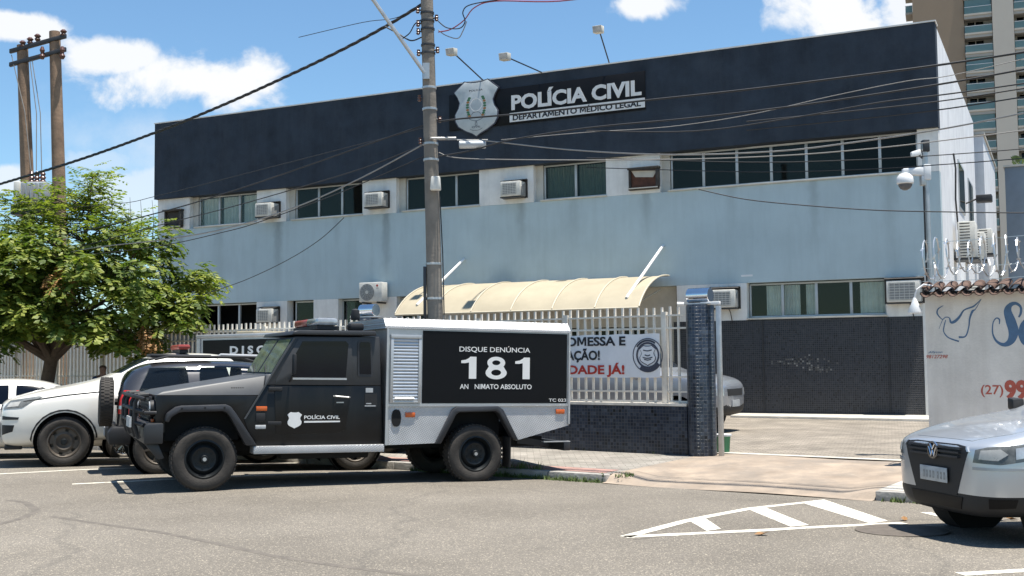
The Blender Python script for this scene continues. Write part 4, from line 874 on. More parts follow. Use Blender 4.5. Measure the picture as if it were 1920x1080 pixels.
def truck(root, main=True):
    W = TW
    # running gear
    for y in (.52, 1.32): box('chassis_rail', 'underdark', root, -.55, 4.9, y, y+.11, .46, .60)
    for x in (0, 3.66): MB().tube([(x, .2, .40), (x, 1.75, .40)], .06, 8).build('axle', 'underdark', root); MB().lathe([(.15, -.12), (.17, 0), (.15, .12)], (x, 1.0, .40), 'y', 12).build('differential', 'underdark', root)
    box('fuel_tank', 'underdark', root, 1.0, 2.2, .25, .55, .36, .56, bevel=.03); box('gearbox', 'underdark', root, .5, 1.4, .75, 1.2, .38, .7, bevel=.04)
    for x in (0, 3.66):
        wheel(root, x, .135, .40, .27, -1, 'steel', .60); wheel(root, x, W-.135, .40, .27, 1, 'steel', .60)
        box('wheel_well', 'underdark', root, x-.46, x+.46, .30, W-.30, .62, .98)
    # front body, wheel arches left open
    P = [(-.60, .80), (-.60, 1.195), (.70, 1.195), (.70, .60), (.55, .60), (.30, .95), (.24, .995), (-.33, .985), (-.44, .93)]
    MB().prism(P, 'y', .07, .30).build('front_wing', 'black', root, .012); MB().prism(P, 'y', W-.30, W-.07).build('front_wing', 'black', root, .012)
    box('engine_bay', 'black', root, -.585, .70, .303, W-.303, .72, 1.19)
    hd = MB().hull8([(-.62, .07, 1.198), (.72, .07, 1.198), (.72, W-.07, 1.198), (-.62, W-.07, 1.198), (-.50, .24, 1.245), (.76, .16, 1.455), (.76, W-.16, 1.455), (-.50, W-.24, 1.245)]).build('hood', 'hood', root, .015)
    MB().hull8([(.725, .07, 1.198), (.86, .065, 1.198), (.86, W-.065, 1.198), (.725, W-.07, 1.198), (.765, .15, 1.462), (.83, .13, 1.472), (.83, W-.13, 1.472), (.765, W-.15, 1.462)]).build('cowl', 'hood', root, .01)
    for k in range(6): x = .32+k*.028; MB().hull8([(x, .085+.02, 1.235), (x+.014, .085+.02, 1.235), (x+.014, .14, 1.235), (x, .14, 1.235), (x, .10+.005, 1.30), (x+.014, .10+.005, 1.30), (x+.014, .16, 1.30), (x, .16, 1.30)]).build('vent', 'underdark', hd)
    # nose
    g = box('grille', 'plastic', root, -.64, -.603, .40, W-.40, .86, 1.17, bevel=.01)
    for k in range(6): box('grille_bar', 'char', g, -.655, -.641, .42, W-.42, .89+k*.047, .905+k*.047)
    for y in (.22, W-.22):
        h_ = MB().lathe([(.10, -.055), (.105, -.03), (.105, 0)], (-.603, y, 1.03), 'x', 24).build('headlight', 'plastic', root, smooth=True); MB().lathe([(.085, -.07), (.088, -.056)], (-.603, y, 1.03), 'x', 24).build('lens', 'clear', h_, smooth=True)
        MB().box(-.64, -.603, y-.05, y+.05, .86, .90).build('turn_signal', 'orange', root, .008)
    b = MB().prism([(-.74, .60), (-.74, .82), (-.70, .855), (-.51, .855), (-.51, .60)], 'y', -.02, W+.02).build('bumper', 'char', root, .02)
    for y in (.10, W-.10): MB().hull8([(-.55, y-.03, .40), (-.48, y-.03, .42), (-.48, y+.03, .42), (-.55, y+.03, .40), (-.72, y-.03, .598), (-.56, y-.03, .598), (-.56, y+.03, .598), (-.72, y+.03, .598)]).build('tow_bracket', 'char', root, .006)
    bb = MB()
    for y in (.16, .62, W-.62, W-.16): bb.tube([(-.78, y, .66), (-.84, y, .82), (-.84, y, 1.10), (-.80, y, 1.19), (-.68, y, 1.20)], .028, 8)
    for z in (.86, 1.02, 1.18): bb.tube([(-.74, .02, z-.03), (-.84, .16, z), (-.84, W-.16, z), (-.74, W-.02, z-.03)], .026, 8)
    bb.tube([(-.84, .16, 1.0), (-.72, -.0, .98), (-.60, .04, .98)], .024, 8).tube([(-.84, W-.16, 1.0), (-.72, W, .98), (-.60, W-.04, .98)], .024, 8)
    bb.build('bull_bar', 'plastic', root, smooth=True)
    box('number_plate', 'plate', root, -.90, -.875, .16, .58, .80, .93)
    # flares
    fo_ = [(-.50, .88), (-.476, .975), (-.37, 1.055), (-.30, 1.07), (.24, 1.085), (.30, 1.06), (.37, .97), (.645, .558)]; fi = [(-.45, .86), (-.42, .93), (-.33, .985), (-.28, .99), (.20, 1.0), (.25, .98), (.30, .92), (.50, .565)]
    for y0, y1 in ((-.03, .10), (W-.10, W+.03)):
        f = ring(MB(), fo_, fi, y0, y1).build('wheel_flare', 'flare', root, .018)
        if y0 < 0:
            for x, z in ((-.3, 1.035), (-.02, 1.045), (.22, 1.048)): MB().lathe([(.012, -.006), (.012, 0)], (x, y0-.001, z), 'y', 8).build('bolt', 'underdark', f)
    # cab: lower black, upper charcoal
    dz = lambda z: .483+(z-.885)*(1.115-.483)/(1.966-.885)
    MB().prism([(.483, .885), (dz(1.33), 1.33), (2.292, 1.33), (2.335, .56), (.60, .56)], 'y', .06, W-.06).build('cab_lower', 'black', root, .01)
    MB().prism([(dz(1.333), 1.333), (dz(1.966), 1.966), (2.26, 1.985), (2.292, 1.333)], 'y', .06, W-.06).build('cab_upper', 'cabgrey', root, .012)
    MB().prism([(1.06, 1.988), (1.09, 2.035), (1.16, 2.05), (2.19, 2.065), (2.21, 2.0)], 'y', .02, W-.02).build('roof', 'char', root, .014)
    MB().prism([(dz(.9)-.012, .9), (dz(1.95)-.012, 1.95), (dz(1.95)+.012, 1.95), (dz(.9)+.012, .9)], 'y', .045, .0595).build('windscreen_pillar_strip', 'hood', root)
    # windscreen lies on the raked front
    dv = Vector((dz(1.9)-dz(1.5), 0, .4)).normalized(); nv = Vector((-dv.z, 0, dv.x))
    def rake(y, z, o): return Vector((dz(z), y, z)) + nv*o
    ws = MB().hull8([rake(.14, 1.49, .003), rake(W-.14, 1.49, .003), rake(W-.14, 1.49, .012), rake(.14, 1.49, .012), rake(.16, 1.93, .003), rake(W-.16, 1.93, .003), rake(W-.16, 1.93, .012), rake(.16, 1.93, .012)]).build('windscreen', 'wind', root)
    MB().hull8([rake(W/2-.02, 1.49, .013), rake(W/2+.02, 1.49, .013), rake(W/2+.02, 1.49, .02), rake(W/2-.02, 1.49, .02), rake(W/2-.02, 1.93, .013), rake(W/2+.02, 1.93, .013), rake(W/2+.02, 1.93, .02), rake(W/2-.02, 1.93, .02)]).build('centre_post', 'char', ws)
    for y in (.35, 1.15): MB().tube([rake(y, 1.47, .03), rake(y+.35, 1.58, .03)], .008, 5).build('wiper', 'plastic', ws)
    for sgn in (0, 1):
        Yf = (lambda a: a) if not sgn else (lambda a: W-a)
        d = MB().prism([(.89, .70), (.86, 1.327), (1.885, 1.327), (1.83, .82), (1.80, .75), (1.73, .715)], 'y', Yf(.048), Yf(.0595)).build('door', 'black', root, .004)
        MB().prism([(.87, 1.336), (.875, 1.40), (1.155, 1.945), (1.87, 1.965), (1.89, 1.336)], 'y', Yf(.046), Yf(.0595)).build('door_frame', 'cabgrey', d, .004)
        MB().prism([(1.10, 1.435), (1.10, 1.70), (1.21, 1.905), (1.79, 1.918), (1.825, 1.88), (1.80, 1.435)], 'y', Yf(.042), Yf(.0455)).build('door_window', 'tint', d)
        MB().prism([(1.09, 1.405), (1.09, 1.43), (1.81, 1.43), (1.81, 1.405)], 'y', Yf(.034), Yf(.0455)).build('window_trim', 'alu', d)
        MB().tube([(1.64, Yf(.045), 1.19), (1.66, Yf(.02), 1.19), (1.84, Yf(.02), 1.175), (1.86, Yf(.045), 1.175)], .011, 6).build('handle', 'steel', d); MB().box(1.68, 1.78, min(Yf(.04), Yf(.047)), max(Yf(.04), Yf(.047)), 1.10, 1.115).build('lock', 'steel', d)
        for z in (1.28, .84): MB().box(.78, .96, min(Yf(.03), Yf(.05)), max(Yf(.03), Yf(.05)), z-.025, z+.025).build('hinge', 'plastic', d, .008)
        q = MB().prism([(1.965, 1.47), (1.955, 1.90), (1.99, 1.935), (2.12, 1.935), (2.15, 1.90), (2.175, 1.47), (2.15, 1.445), (1.99, 1.445)], 'y', Yf(.05), Yf(.0595)).build('quarter_window_frame', 'flare', root); MB().prism([(1.99, 1.485), (1.98, 1.89), (2.0, 1.91), (2.11, 1.91), (2.125, 1.89), (2.148, 1.485)], 'y', Yf(.044), Yf(.0495)).build('quarter_window', 'tint', q)
        MB().hull8([(1.06, Yf(-.14), 1.47), (1.10, Yf(-.14), 1.47), (1.10, Yf(-.02), 1.47), (1.06, Yf(-.02), 1.47), (1.06, Yf(-.14), 1.74), (1.10, Yf(-.14), 1.74), (1.10, Yf(-.02), 1.74), (1.06, Yf(-.02), 1.74)]).build('mirror', 'plastic', root, .02)
        MB().tube([(1.07, Yf(-.05), 1.46), (1.05, Yf(.03), 1.38)], .014, 6).build('mirror_arm', 'plastic', root)
        bx = sorted((Yf(-.02), Yf(.24))); box('running_board', 'diamond', root, .60, 2.33, bx[0], bx[1], .455, .553, bevel=.008)
    for a in ((.63, .77, 1.0, 1.058, 'orange'), (.63, .75, .86, .97, 'plastic'), (.625, .76, .77, .82, 'plate')):
        box('side_marker' if a[4] == 'orange' else 'side_badge', a[4], root, a[0], a[1], .035, .0595, a[2], a[3], bevel=.006)
    box('sticker', 'plate', root, 2.08, 2.18, .056, .0595, 1.24, 1.30); box('vent_panel', 'plastic', root, 2.07, 2.24, .056, .0595, 1.04, 1.225); box('sticker', 'plate', root, 2.09, 2.16, .053, .0555, 1.085, 1.10); box('sticker', 'plate', root, 2.07, 2.22, .053, .0555, 1.055, 1.068)
    # light bar and roof fittings
    lb = box('light_bar', 'redbar', root, 1.46, 1.74, .95, W-.25, 2.13, 2.23, bevel=.03); box('light_bar_end', 'clear', lb, 1.46, 1.74, .28, .947, 2.13, 2.23, bevel=.03); box('light_bar_base', 'plastic', lb, 1.44, 1.76, .30, W-.30, 2.075, 2.125)
    MB().box(1.9, 2.1, .25, .45, 2.07, 2.17).build('siren', 'plastic', root, .03); MB().tube([(2.2, 1.55, 2.05), (2.2, 1.55, 2.50)], .006, 5).build('antenna', 'plastic', root); MB().lathe([(.06, 0), (.07, .04), (.055, .14), (.02, .16)], (2.15, .9, 2.24), 'z', 14).build('roof_vent', 'plastic', root, smooth=True)
    # cargo box
    bxd = box('cargo_box', 'alu', root, 2.365, 5.07, .02, W-.02, 1.07, 2.10)
    MB().prism([(.0, 2.103), (.0, 2.135), (.10, 2.245), (W-.10, 2.245), (W, 2.135), (W, 2.103)], 'x', 2.32, 5.10).build('box_roof', 'diamond', root)
    for y0, y1 in ((.02, .12), (W-.12, W-.02)):
        MB().prism([(2.40, .54), (2.40, 1.067), (5.07, 1.067), (5.09, .78), (4.27, .575), (4.25, .60), (4.03, 1.0), (3.96, 1.035), (3.36, 1.03), (3.29, 1.0), (3.06, .555)], 'y', y0, y1).build('box_skirt', 'diamond', root)
        ring(MB(), [(3.05, .55), (3.285, 1.0), (3.355, 1.05), (3.97, 1.06), (4.045, 1.01), (4.285, .58)], [(3.13, .55), (3.345, .945), (3.39, .975), (3.935, .985), (3.985, .95), (4.20, .60)], y0-.06 if y0 < 1 else W-.10, .10 if y0 < 1 else W+.04).build('wheel_flare', 'flare', root, .014)
    box('box_floor', 'underdark', root, 2.42, 5.0, .13, W-.13, .98, 1.06); box('box_front_skirt', 'alu', root, 2.37, 2.398, .02, W-.02, .54, 1.067)
    for x in (2.345, 5.072): box('corner_trim', 'alu', root, x, x+.028, -.002, .0195, .54 if x < 3 else .80, 2.10)
    box('trim_rail', 'alu', root, 2.376, 5.068, .002, .0195, 1.055, 1.09)
    if main:
        pn = box('side_panel', 'signblack', root, 2.86, 5.05, .008, .0195, 1.097, 2.085)
        X, Z = (1, 0, 0), (0, 0, 1)
        text('lettering', 'DISQUE DENÚNCIA', 'signwhite', pn, (3.39, .007, 1.81), X, Z, 1.075, .070, .006, .003)
        digits181(pn)
        text('lettering', 'AN', 'signwhite', pn, (3.405, .007, 1.295), X, Z, .125, .068, .01, .003)
        text('lettering', 'NIMATO ABSOLUTO', 'signwhite', pn, (3.625, .007, 1.295), X, Z, .868, .068, .01, .003)
        text('lettering', 'TC 023', 'signwhite', pn, (4.765, .007, 1.118), X, Z, .275, .045, .004, .003)
        sh = MB(); x0, x1, z0, z1 = 2.40, 2.835, 1.10, 2.02
        sh.box(x0, x1, -.015, .0195, z1-.05, z1).box(x0, x0+.04, -.012, .0195, z0, z1-.05).box(x1-.04, x1, -.012, .0195, z0, z1-.05).box(x0+.04, x1-.04, -.012, .0195, z0, z0+.03)
        sf = sh.build('shutter_frame', 'alu', root, .004); n = 19
        for k in range(n):
            z = z0+.032+k*(z1-.05-z0-.034)/n; h = (z1-.05-z0-.034)/n
            MB().prism([(.018, z), (.004, z+.004), (-.002, z+h*.5), (.004, z+h-.006), (.018, z+h-.003)], 'x', x0+.042, x1-.042).build('shutter_slat', 'shutter', sf, smooth=True)
        MB().tube([(x0+.06, -.02, z0+.06), (x1-.10, -.02, z0+.06)], .012, 6).build('shutter_handle', 'steel', sf)
        for x, z in ((2.625, .91), (4.88, .945)): box('reflector', 'orange', root, x, x+.14, .004, .0195, z, z+.065, bevel=.006)
        MB().prism([(2.50+.065*cos(j*pi/10)*abs(cos(j*pi/10))**-.35 if abs(cos(j*pi/10)) > 1e-3 else 2.50, .90+.115*sin(j*pi/10)) for j in range(20)], 'y', .006, .0195).build('fuel_cap_recess', 'underdark', root)
        text('lettering', 'POLÍCIA CIVIL', 'signwhite', root, (1.256, .0475, .893), X, Z, .475, .045, .02, .002)
        MB().prism([(1.256, .845), (1.256, .868), (1.735, .868), (1.735, .850)], 'y', .0455, .0475).build('decal_bar', 'signwhite', root)
        MB().prism(shield_poly(1.13, .985, .772, .185), 'y', .0445, .0475).build('decal_shield', 'signwhite', root)
    else:
        pn = box('side_panel', 'signblack', root, 2.45, 5.0, .008, .0195, 1.097, 2.03)
        text('lettering', 'D I S Q U E', 'signwhite', pn, (2.75, .007, 1.77), (1, 0, 0), (0, 0, 1), 1.5, .15, .04, .003)
    # rear: mudflaps, underride bar, lamps, doors
    for y in (.02, W-.28): box('mudflap', 'tyre', root, 4.17, 4.19, y, y+.26, .20, .62)
    box('underride_bar', 'char', root, 5.02, 5.12, .02, W-.02, .42, .54, bevel=.006); box('underride_cap', 'alu', root, 4.70, 5.12, .02, .10, .543, .557)
    for y in (.5, 1.35): MB().hull8([(4.5, y, .50), (5.02, y, .44), (5.02, y+.07, .44), (4.5, y+.07, .50), (4.5, y, .60), (5.02, y, .52), (5.02, y+.07, .52), (4.5, y+.07, .60)]).build('underride_arm', 'char', root)
    MB().hull8([(4.25, .12, .60), (5.08, .12, .78), (5.08, W-.12, .78), (4.25, W-.12, .60), (4.25, .12, .64), (5.08, .12, .82), (5.08, W-.12, .82), (4.25, W-.12, .64)]).build('rear_underplate', 'underdark', root)
    for y in (.12, W-.26): box('tail_light', 'red', root, 5.073, 5.09, y, y+.14, .85, 1.02, bevel=.005)
    for y0, y1 in ((.10, W/2-.005), (W/2+.005, W-.10)): d = box('rear_door', 'alu', root, 5.073, 5.088, y0, y1, 1.10, 2.06, bevel=.004); box('latch', 'steel', d, 5.0885, 5.10, y0+.1, y0+.2, 1.45, 1.6)
ang = radians(23.66)
trk = placed('police_truck', 'black police box truck with 181 hotline panel parked nearest the camera', 'truck', Vector((-3.877, 14.189, 0)), ang, .024)
truck(trk, True)
# the second one stands on the pavement along the fence, its back to the left
A2 = pi-AL
t2p = at(368, 760, 22.3); t2p.z = .02
trk2 = thing('police_truck', 'second police box truck with black DISQUE panel standing by the fence', 'truck')
# local x to the rear runs away to the left, so the side seen is mirrored: build with lettering on the seen side
def truck2(root):
    box('cargo_box', 'alu', root, 0, 2.9, .02, 1.9, 1.0, 2.06); box('roof', 'alu', root, -.03, 2.93, -.01, 1.93, 2.063, 2.13, bevel=.02)
    pn = box('side_panel', 'signblack', root, .18, 2.8, .004, .0185, 1.05, 2.02); text('lettering', 'D I S Q U E', 'signwhite', pn, (.98, .003, 1.75), (1, 0, 0), (0, 0, 1), 1.62, .145, .04, .003)
    box('corner_post', 'alu', root, .0, .10, -.005, .0185, 1.0, 2.06)
    MB().prism([(0, .55), (0, .997), (2.9, .997), (2.9, .55), (1.75, .55), (1.6, .9), (1.0, .9), (.85, .55)], 'y', .05, 1.87).build('box_skirt', 'diamond', root)
    MB().prism([(2.93, .55), (2.93, 1.95), (4.0, 1.93), (4.5, 1.4), (5.6, 1.18), (5.62, .75), (5.4, .6), (5.25, .95), (4.55, .95), (4.4, .55)], 'y', .06, 1.86).build('cab', 'black', root, .03)
    MB().prism([(3.05, 1.4), (3.05, 1.85), (3.95, 1.85), (4.25, 1.42)], 'y', .05, .0595).build('door_window', 'tint', root); MB().prism([(3.02, .65), (3.02, 1.36), (4.28, 1.36), (4.2, .65)], 'y', .048, .0595).build('door', 'black', root)
    MB().hull8([(4.01, .14, 1.93), (4.49, .14, 1.43), (4.49, 1.78, 1.43), (4.01, 1.78, 1.93), (4.03, .14, 1.945), (4.51, .14, 1.445), (4.51, 1.78, 1.445), (4.03, 1.78, 1.945)]).build('windscreen', 'wind', root)
    for x in (1.3, 4.9): wheel(root, x, .14, .40, .27, -1, 'steel', .60); wheel(root, x, 1.78, .40, .27, 1, 'steel', .60)
    box('chassis', 'underdark', root, .2, 5.4, .4, 1.5, .42, .56); box('bumper', 'char', root, 5.62, 5.75, .0, 1.92, .55, .78, bevel=.02)
    lb = box('light_bar', 'redbar', root, 3.4, 3.65, .3, 1.6, 2.0, 2.1, bevel=.02); box('light_bar_feet', 'plastic', lb, 3.42, 3.63, .5, 1.4, 1.945, 1.997)
    box('roof_hatch', 'awning', root, .75, 1.25, .35, 1.2, 2.133, 2.19, bevel=.02)
trk2.location = t2p; trk2.rotation_euler = (0, 0, -AL)
truck2(trk2)

# ------------------------------------------------------------ cars: lofted body, cut wheel wells, fitted panels
def section(hw, zb, zbelt, zt, hwt):
    m = (zb+zbelt)/2
    return [(0, zb), (hw*.72, zb), (hw-.035, zb+.05), (hw, m-.02), (hw+.004, m+(zbelt-m)*.45), (hw-.02, zbelt), (hw-.055, zbelt+min(.03, (zt-zbelt)*.3)), (hwt, zt-min(.09, (zt-zbelt)*.3)), (hwt*.72, zt-.012), (0, zt)]
def carbody(root, st, mat, axles, r, hw, tunnels=(), splits=(), cuts=()):
    vs = []; fs = []; ns = len(st)
    for x, *p in st:
        h = section(*p); loop = h + [(-y, z) for y, z in h[-2:0:-1]]; n = len(loop); vs += [(x, y, z) for y, z in loop]
    for i in range(ns-1):
        for j in range(n): fs.append((i*n+j, i*n+(j+1) % n, (i+1)*n+(j+1) % n, (i+1)*n+j))
    fs += [tuple(range(n))[::-1], tuple(range((ns-1)*n, ns*n))]
    me = MB().add(vs, fs).data('tmp'); o = bpy.data.objects.new('tmp', me); COL.objects.link(o); s = o.modifiers.new('s', 'SUBSURF'); s.levels = 2
    tmp = [o]
    def cut(mb):
        c = bpy.data.objects.new('cut', mb.data('cut')); COL.objects.link(c); tmp.append(c); c.hide_render = True
        b = o.modifiers.new('b', 'BOOLEAN'); b.operation = 'DIFFERENCE'; b.object = c; b.solver = 'EXACT'
    dg = bpy.context.evaluated_depsgraph_get(); solid = bpy.data.meshes.new_from_object(o.evaluated_get(dg))
    bm = bmesh.new(); bm.from_mesh(solid); bvh = BVHTree.FromBMesh(bm); bm.free()
    for x in axles:
        for sg in (-1, 1): a, b = sorted((sg*(hw-.30), sg*(hw+.2))); cut(MB().lathe([(r+.07, a), (r+.07, b)], (x, 0, r+.01), 'y', 36))
    for poly in tunnels: cut(MB().prism(poly, 'y', -1.4, 1.4))
    dg = bpy.context.evaluated_depsgraph_get(); me = bpy.data.meshes.new_from_object(o.evaluated_get(dg))
    for t in tmp: bpy.data.objects.remove(t)
    def emit(name, mt, mesh, keep):
        bm = bmesh.new(); bm.from_mesh(mesh)
        for co, no in cuts: bmesh.ops.bisect_plane(bm, geom=list(bm.verts)+list(bm.edges)+list(bm.faces), plane_co=co, plane_no=no)
        dl = [f for f in bm.faces if not keep(f.calc_center_median(), f.normal)]
        bmesh.ops.delete(bm, geom=dl, context='FACES'); me2 = bpy.data.meshes.new(name); bm.to_mesh(me2); bm.free(); me2.materials.clear()
        me2.shade_smooth(); me2.set_sharp_from_angle(angle=radians(40)); return link(name, me2, mt, root)
    body = emit('body', mat, me, lambda c, n: not any(p(c, n) for _, _, p in splits))
    for i, (nm, mt, p) in enumerate(splits): emit(nm, mt, me, lambda c, n, i=i, p=p: p(c, n) and not any(q(c, n) for _, _, q in splits[:i]))
    for x in axles:
        for sg in (-1, 1): a, b = sorted((sg*(hw-.29), sg*(hw-.04))); MB().lathe([(.01, a if sg > 0 else b), (r+.062, a if sg > 0 else b), (r+.062, b if sg > 0 else a)], (x, 0, r+.01), 'y', 30, False).build('wheel_arch_liner', 'underdark', root, smooth=True)
    return body, bvh
DIRS = {'L': ((1, 0, 0), (0, 0, 1), (0, 1, 0)), 'R': ((1, 0, 0), (0, 0, 1), (0, -1, 0)), 'F': ((0, 1, 0), (0, 0, 1), (1, 0, 0)), 'B': ((0, 1, 0), (0, 0, 1), (-1, 0, 0)), 'T': ((1, 0, 0), (0, 1, 0), (0, 0, -1))}
def panel(bvh, name, mat, parent, poly, side, off=.004, step=.06):
    if isinstance(side, str): U_, V_, D_ = (Vector(v) for v in DIRS[side])
    else:
        D_ = Vector(side).normalized(); U_ = Vector((-D_.y, D_.x, 0)).normalized(); V_ = Vector((0, 0, 1))
    bm = bmesh.new(); bm.faces.new([bm.verts.new((u, v, 0)) for u, v in poly])
    us = [p[0] for p in poly]; vv = [p[1] for p in poly]
    for ax, lo, hi in ((0, min(us), max(us)), (1, min(vv), max(vv))):
        k = int((hi-lo)/step)
        for i in range(1, k+1):
            co = [0, 0, 0]; co[ax] = lo+(hi-lo)*i/(k+1); no = [0, 0, 0]; no[ax] = 1
            bmesh.ops.bisect_plane(bm, geom=list(bm.verts)+list(bm.edges)+list(bm.faces), plane_co=co, plane_no=no)
    for v in bm.verts:
        o = U_*v.co.x + V_*v.co.y - D_*6; h, n, i, d = bvh.ray_cast(o, D_)
        cu_, cv_ = sum(us)/len(us), sum(vv)/len(vv); k = 0
        while h is None and k < 30:
            k += 1; w_ = k/30; h, n, i, d = bvh.ray_cast(U_*(v.co.x*(1-w_)+cu_*w_) + V_*(v.co.y*(1-w_)+cv_*w_) - D_*6, D_)
        if h is None: h, n, i, d = bvh.find_nearest(o + D_*5.2)
        v.co = h - D_*off*.5 + n*off*.8
    g = bmesh.ops.extrude_edge_only(bm, edges=[e for e in bm.edges if e.is_boundary])
    for e in g['geom']:
        if isinstance(e, bmesh.types.BMVert): e.co += D_*(off+.008)
    bmesh.ops.recalc_face_normals(bm, faces=bm.faces)
    me = bpy.data.meshes.new(name); bm.to_mesh(me); bm.free(); me.shade_smooth(); me.set_sharp_from_angle(angle=radians(35))
    return link(name, me, mat, parent)
def both(bvh, name, mat, parent, poly, **k): return [panel(bvh, name, mat, parent, poly, s, **k) for s in 'LR']
def wheels(root, axles, r, w, hw, style): 
    for x in axles:
        for s in (-1, 1): wheel(root, x, s*(hw-w/2-.005), r, w, s, style, .64)
def carplace(name, label, p, ang, flip, drop=.0):
    """p: contact of the camera-side front wheel; local x to the rear, +y away"""
    return placed(name, label, 'car', p, ang, drop)

# white pickup, nose to the left
HS = .935
def offs(p, ang, hw): return p + Vector((-sin(ang), cos(ang), 0))*hw
pa = radians(23.5)
pu = placed('white_pickup', 'white double cab pickup with steel wheel, nose at left edge, beside black SUV', 'pickup', offs(Vector((-7.06, 17.78, 0)), pa, HS), pa, .01)
st = [(-.93, .50, .50, .80, .93, .42), (-.90, .72, .36, .86, 1.0, .58), (-.80, .85, .31, .92, 1.06, .68), (-.6, .91, .30, .98, 1.13, .74), (-.3, .93, .32, 1.03, 1.20, .78), (.1, .935, .36, 1.08, 1.27, .78), (.5, .935, .38, 1.10, 1.36, .76), (.72, .935, .38, 1.12, 1.44, .72), (.95, .935, .38, 1.12, 1.58, .68), (1.28, .935, .38, 1.13, 1.74, .64), (1.6, .935, .38, 1.14, 1.80, .64), (2.4, .935, .38, 1.14, 1.80, .64), (2.75, .93, .38, 1.14, 1.72, .64), (2.95, .93, .38, 1.14, 1.2, .7), (3.2, .93, .38, 1.12, 1.17, .8), (4.2, .93, .42, 1.12, 1.16, .8), (4.32, .90, .48, 1.06, 1.12, .76)]
bd, bv = carbody(pu, st, 'wcar', (0, 3.1), .385, HS)
wheels(pu, (0, 3.1), .385, .25, HS, 'slot')
both(bv, 'side_window', 'tint', pu, [(1.02, 1.20), (1.02, 1.32), (1.38, 1.62), (1.75, 1.66), (1.75, 1.20)]); both(bv, 'side_window', 'tint', pu, [(1.83, 1.20), (1.83, 1.66), (2.5, 1.64), (2.62, 1.20)])
for x0, x1 in ((.78, 1.77), (1.80, 2.62)): both(bv, 'door', 'wcar', pu, [(x0, .50), (x0, 1.12), (x1, 1.12), (x1, .50)], off=.003)
panel(bv, 'windscreen', 'tint', pu, [(-.60, 1.46), (-.52, 1.70), (.52, 1.70), (.60, 1.46)], 'F')
panel(bv, 'grille', 'plastic', pu, [(-.50, .78), (-.52, .96), (.52, .96), (.50, .78)], 'F'); panel(bv, 'lower_grille', 'plastic', pu, [(-.55, .46), (-.6, .68), (.6, .68), (.55, .46)], 'F'); panel(bv, 'grille_bar', 'chrome', pu, [(-.50, .85), (-.50, .88), (.50, .88), (.50, .85)], 'F', off=.012)
for s, dv in ((-1, (.55, .83, 0)), (1, (.55, -.83, 0))):
    D_ = Vector(dv).normalized(); U_ = Vector((-D_.y, D_.x, 0)); f = lambda x, y, z: (Vector((x, y, 0)).dot(U_), z)
    hl = panel(bv, 'headlight', 'lens', pu, [f(-.86, s*.62, .90), f(-.80, s*.62, 1.03), f(-.45, s*.90, 1.10), f(-.38, s*.92, 1.09), f(-.62, s*.88, .93)], dv, off=.006, step=.04); panel(bv, 'lamp_bowl', 'bowl', hl, [f(-.80, s*.70, .93), f(-.78, s*.70, 1.0), f(-.66, s*.84, 1.02), f(-.66, s*.84, .95)], dv, off=.010)
    panel(bv, 'fog_lamp_recess', 'plastic', pu, [f(-.88, s*.66, .50), f(-.88, s*.66, .66), f(-.72, s*.86, .66), f(-.74, s*.84, .56)], dv, off=.005, step=.05); panel(bv, 'indicator', 'plastic', pu, [f(-.88, s*.66, .74), f(-.88, s*.66, .80), f(-.66, s*.89, .78), f(-.68, s*.89, .745)], dv, off=.005, step=.05)
    MB().hull8([(.92, s*.95, 1.15), (1.12, s*.95, 1.15), (1.12, s*1.14, 1.16), (.98, s*1.14, 1.16), (.94, s*.95, 1.32), (1.12, s*.95, 1.33), (1.12, s*1.14, 1.34), (1.0, s*1.14, 1.32)]).build('mirror', 'plastic', pu, .03)
MB().box(1.75, 1.95, -.55, .55, 1.85, 1.93).build('light_bar', 'redbar', pu, .03); MB().box(1.78, 1.92, -.5, .5, 1.79, 1.848).build('light_bar_base', 'plastic', pu)
both(bv, 'hood_gap', 'underdark', pu, [(-.60, 1.015), (.0, 1.105), (.60, 1.165), (.60, 1.178), (.0, 1.118), (-.60, 1.027)], off=.009, step=.03); both(bv, 'door_gap', 'underdark', pu, [(.772, .48), (.772, 1.13), (.784, 1.13), (.784, .48)], off=.004)
both(bv, 'arch_lip', 'plastic', pu, [(.50*cos(radians(t)), .395+.50*sin(radians(t))) for t in range(-5, 190, 15)]+[(.475*cos(radians(t)), .395+.475*sin(radians(t))) for t in range(180, -10, -15)], off=.006, step=.1)
box('bumper_skid', 'plastic', pu, -.86, -.6, -.7, .7, .27, .33, bevel=.02)

# dark SUV, tail towards the camera's left
HV = .88; WB = 2.92
va = atan2(17.557-16.472, -2.521+5.253)
ex_ = Vector((cos(va), sin(va), 0))
pr = Vector((-5.253, 16.472, 0))
pr = pr + ex_*.09
suv = placed('dark_suv', 'graphite SUV with spare wheel on its tail, parked behind the truck nose', 'suv', offs(pr, va, HV), va, .028)
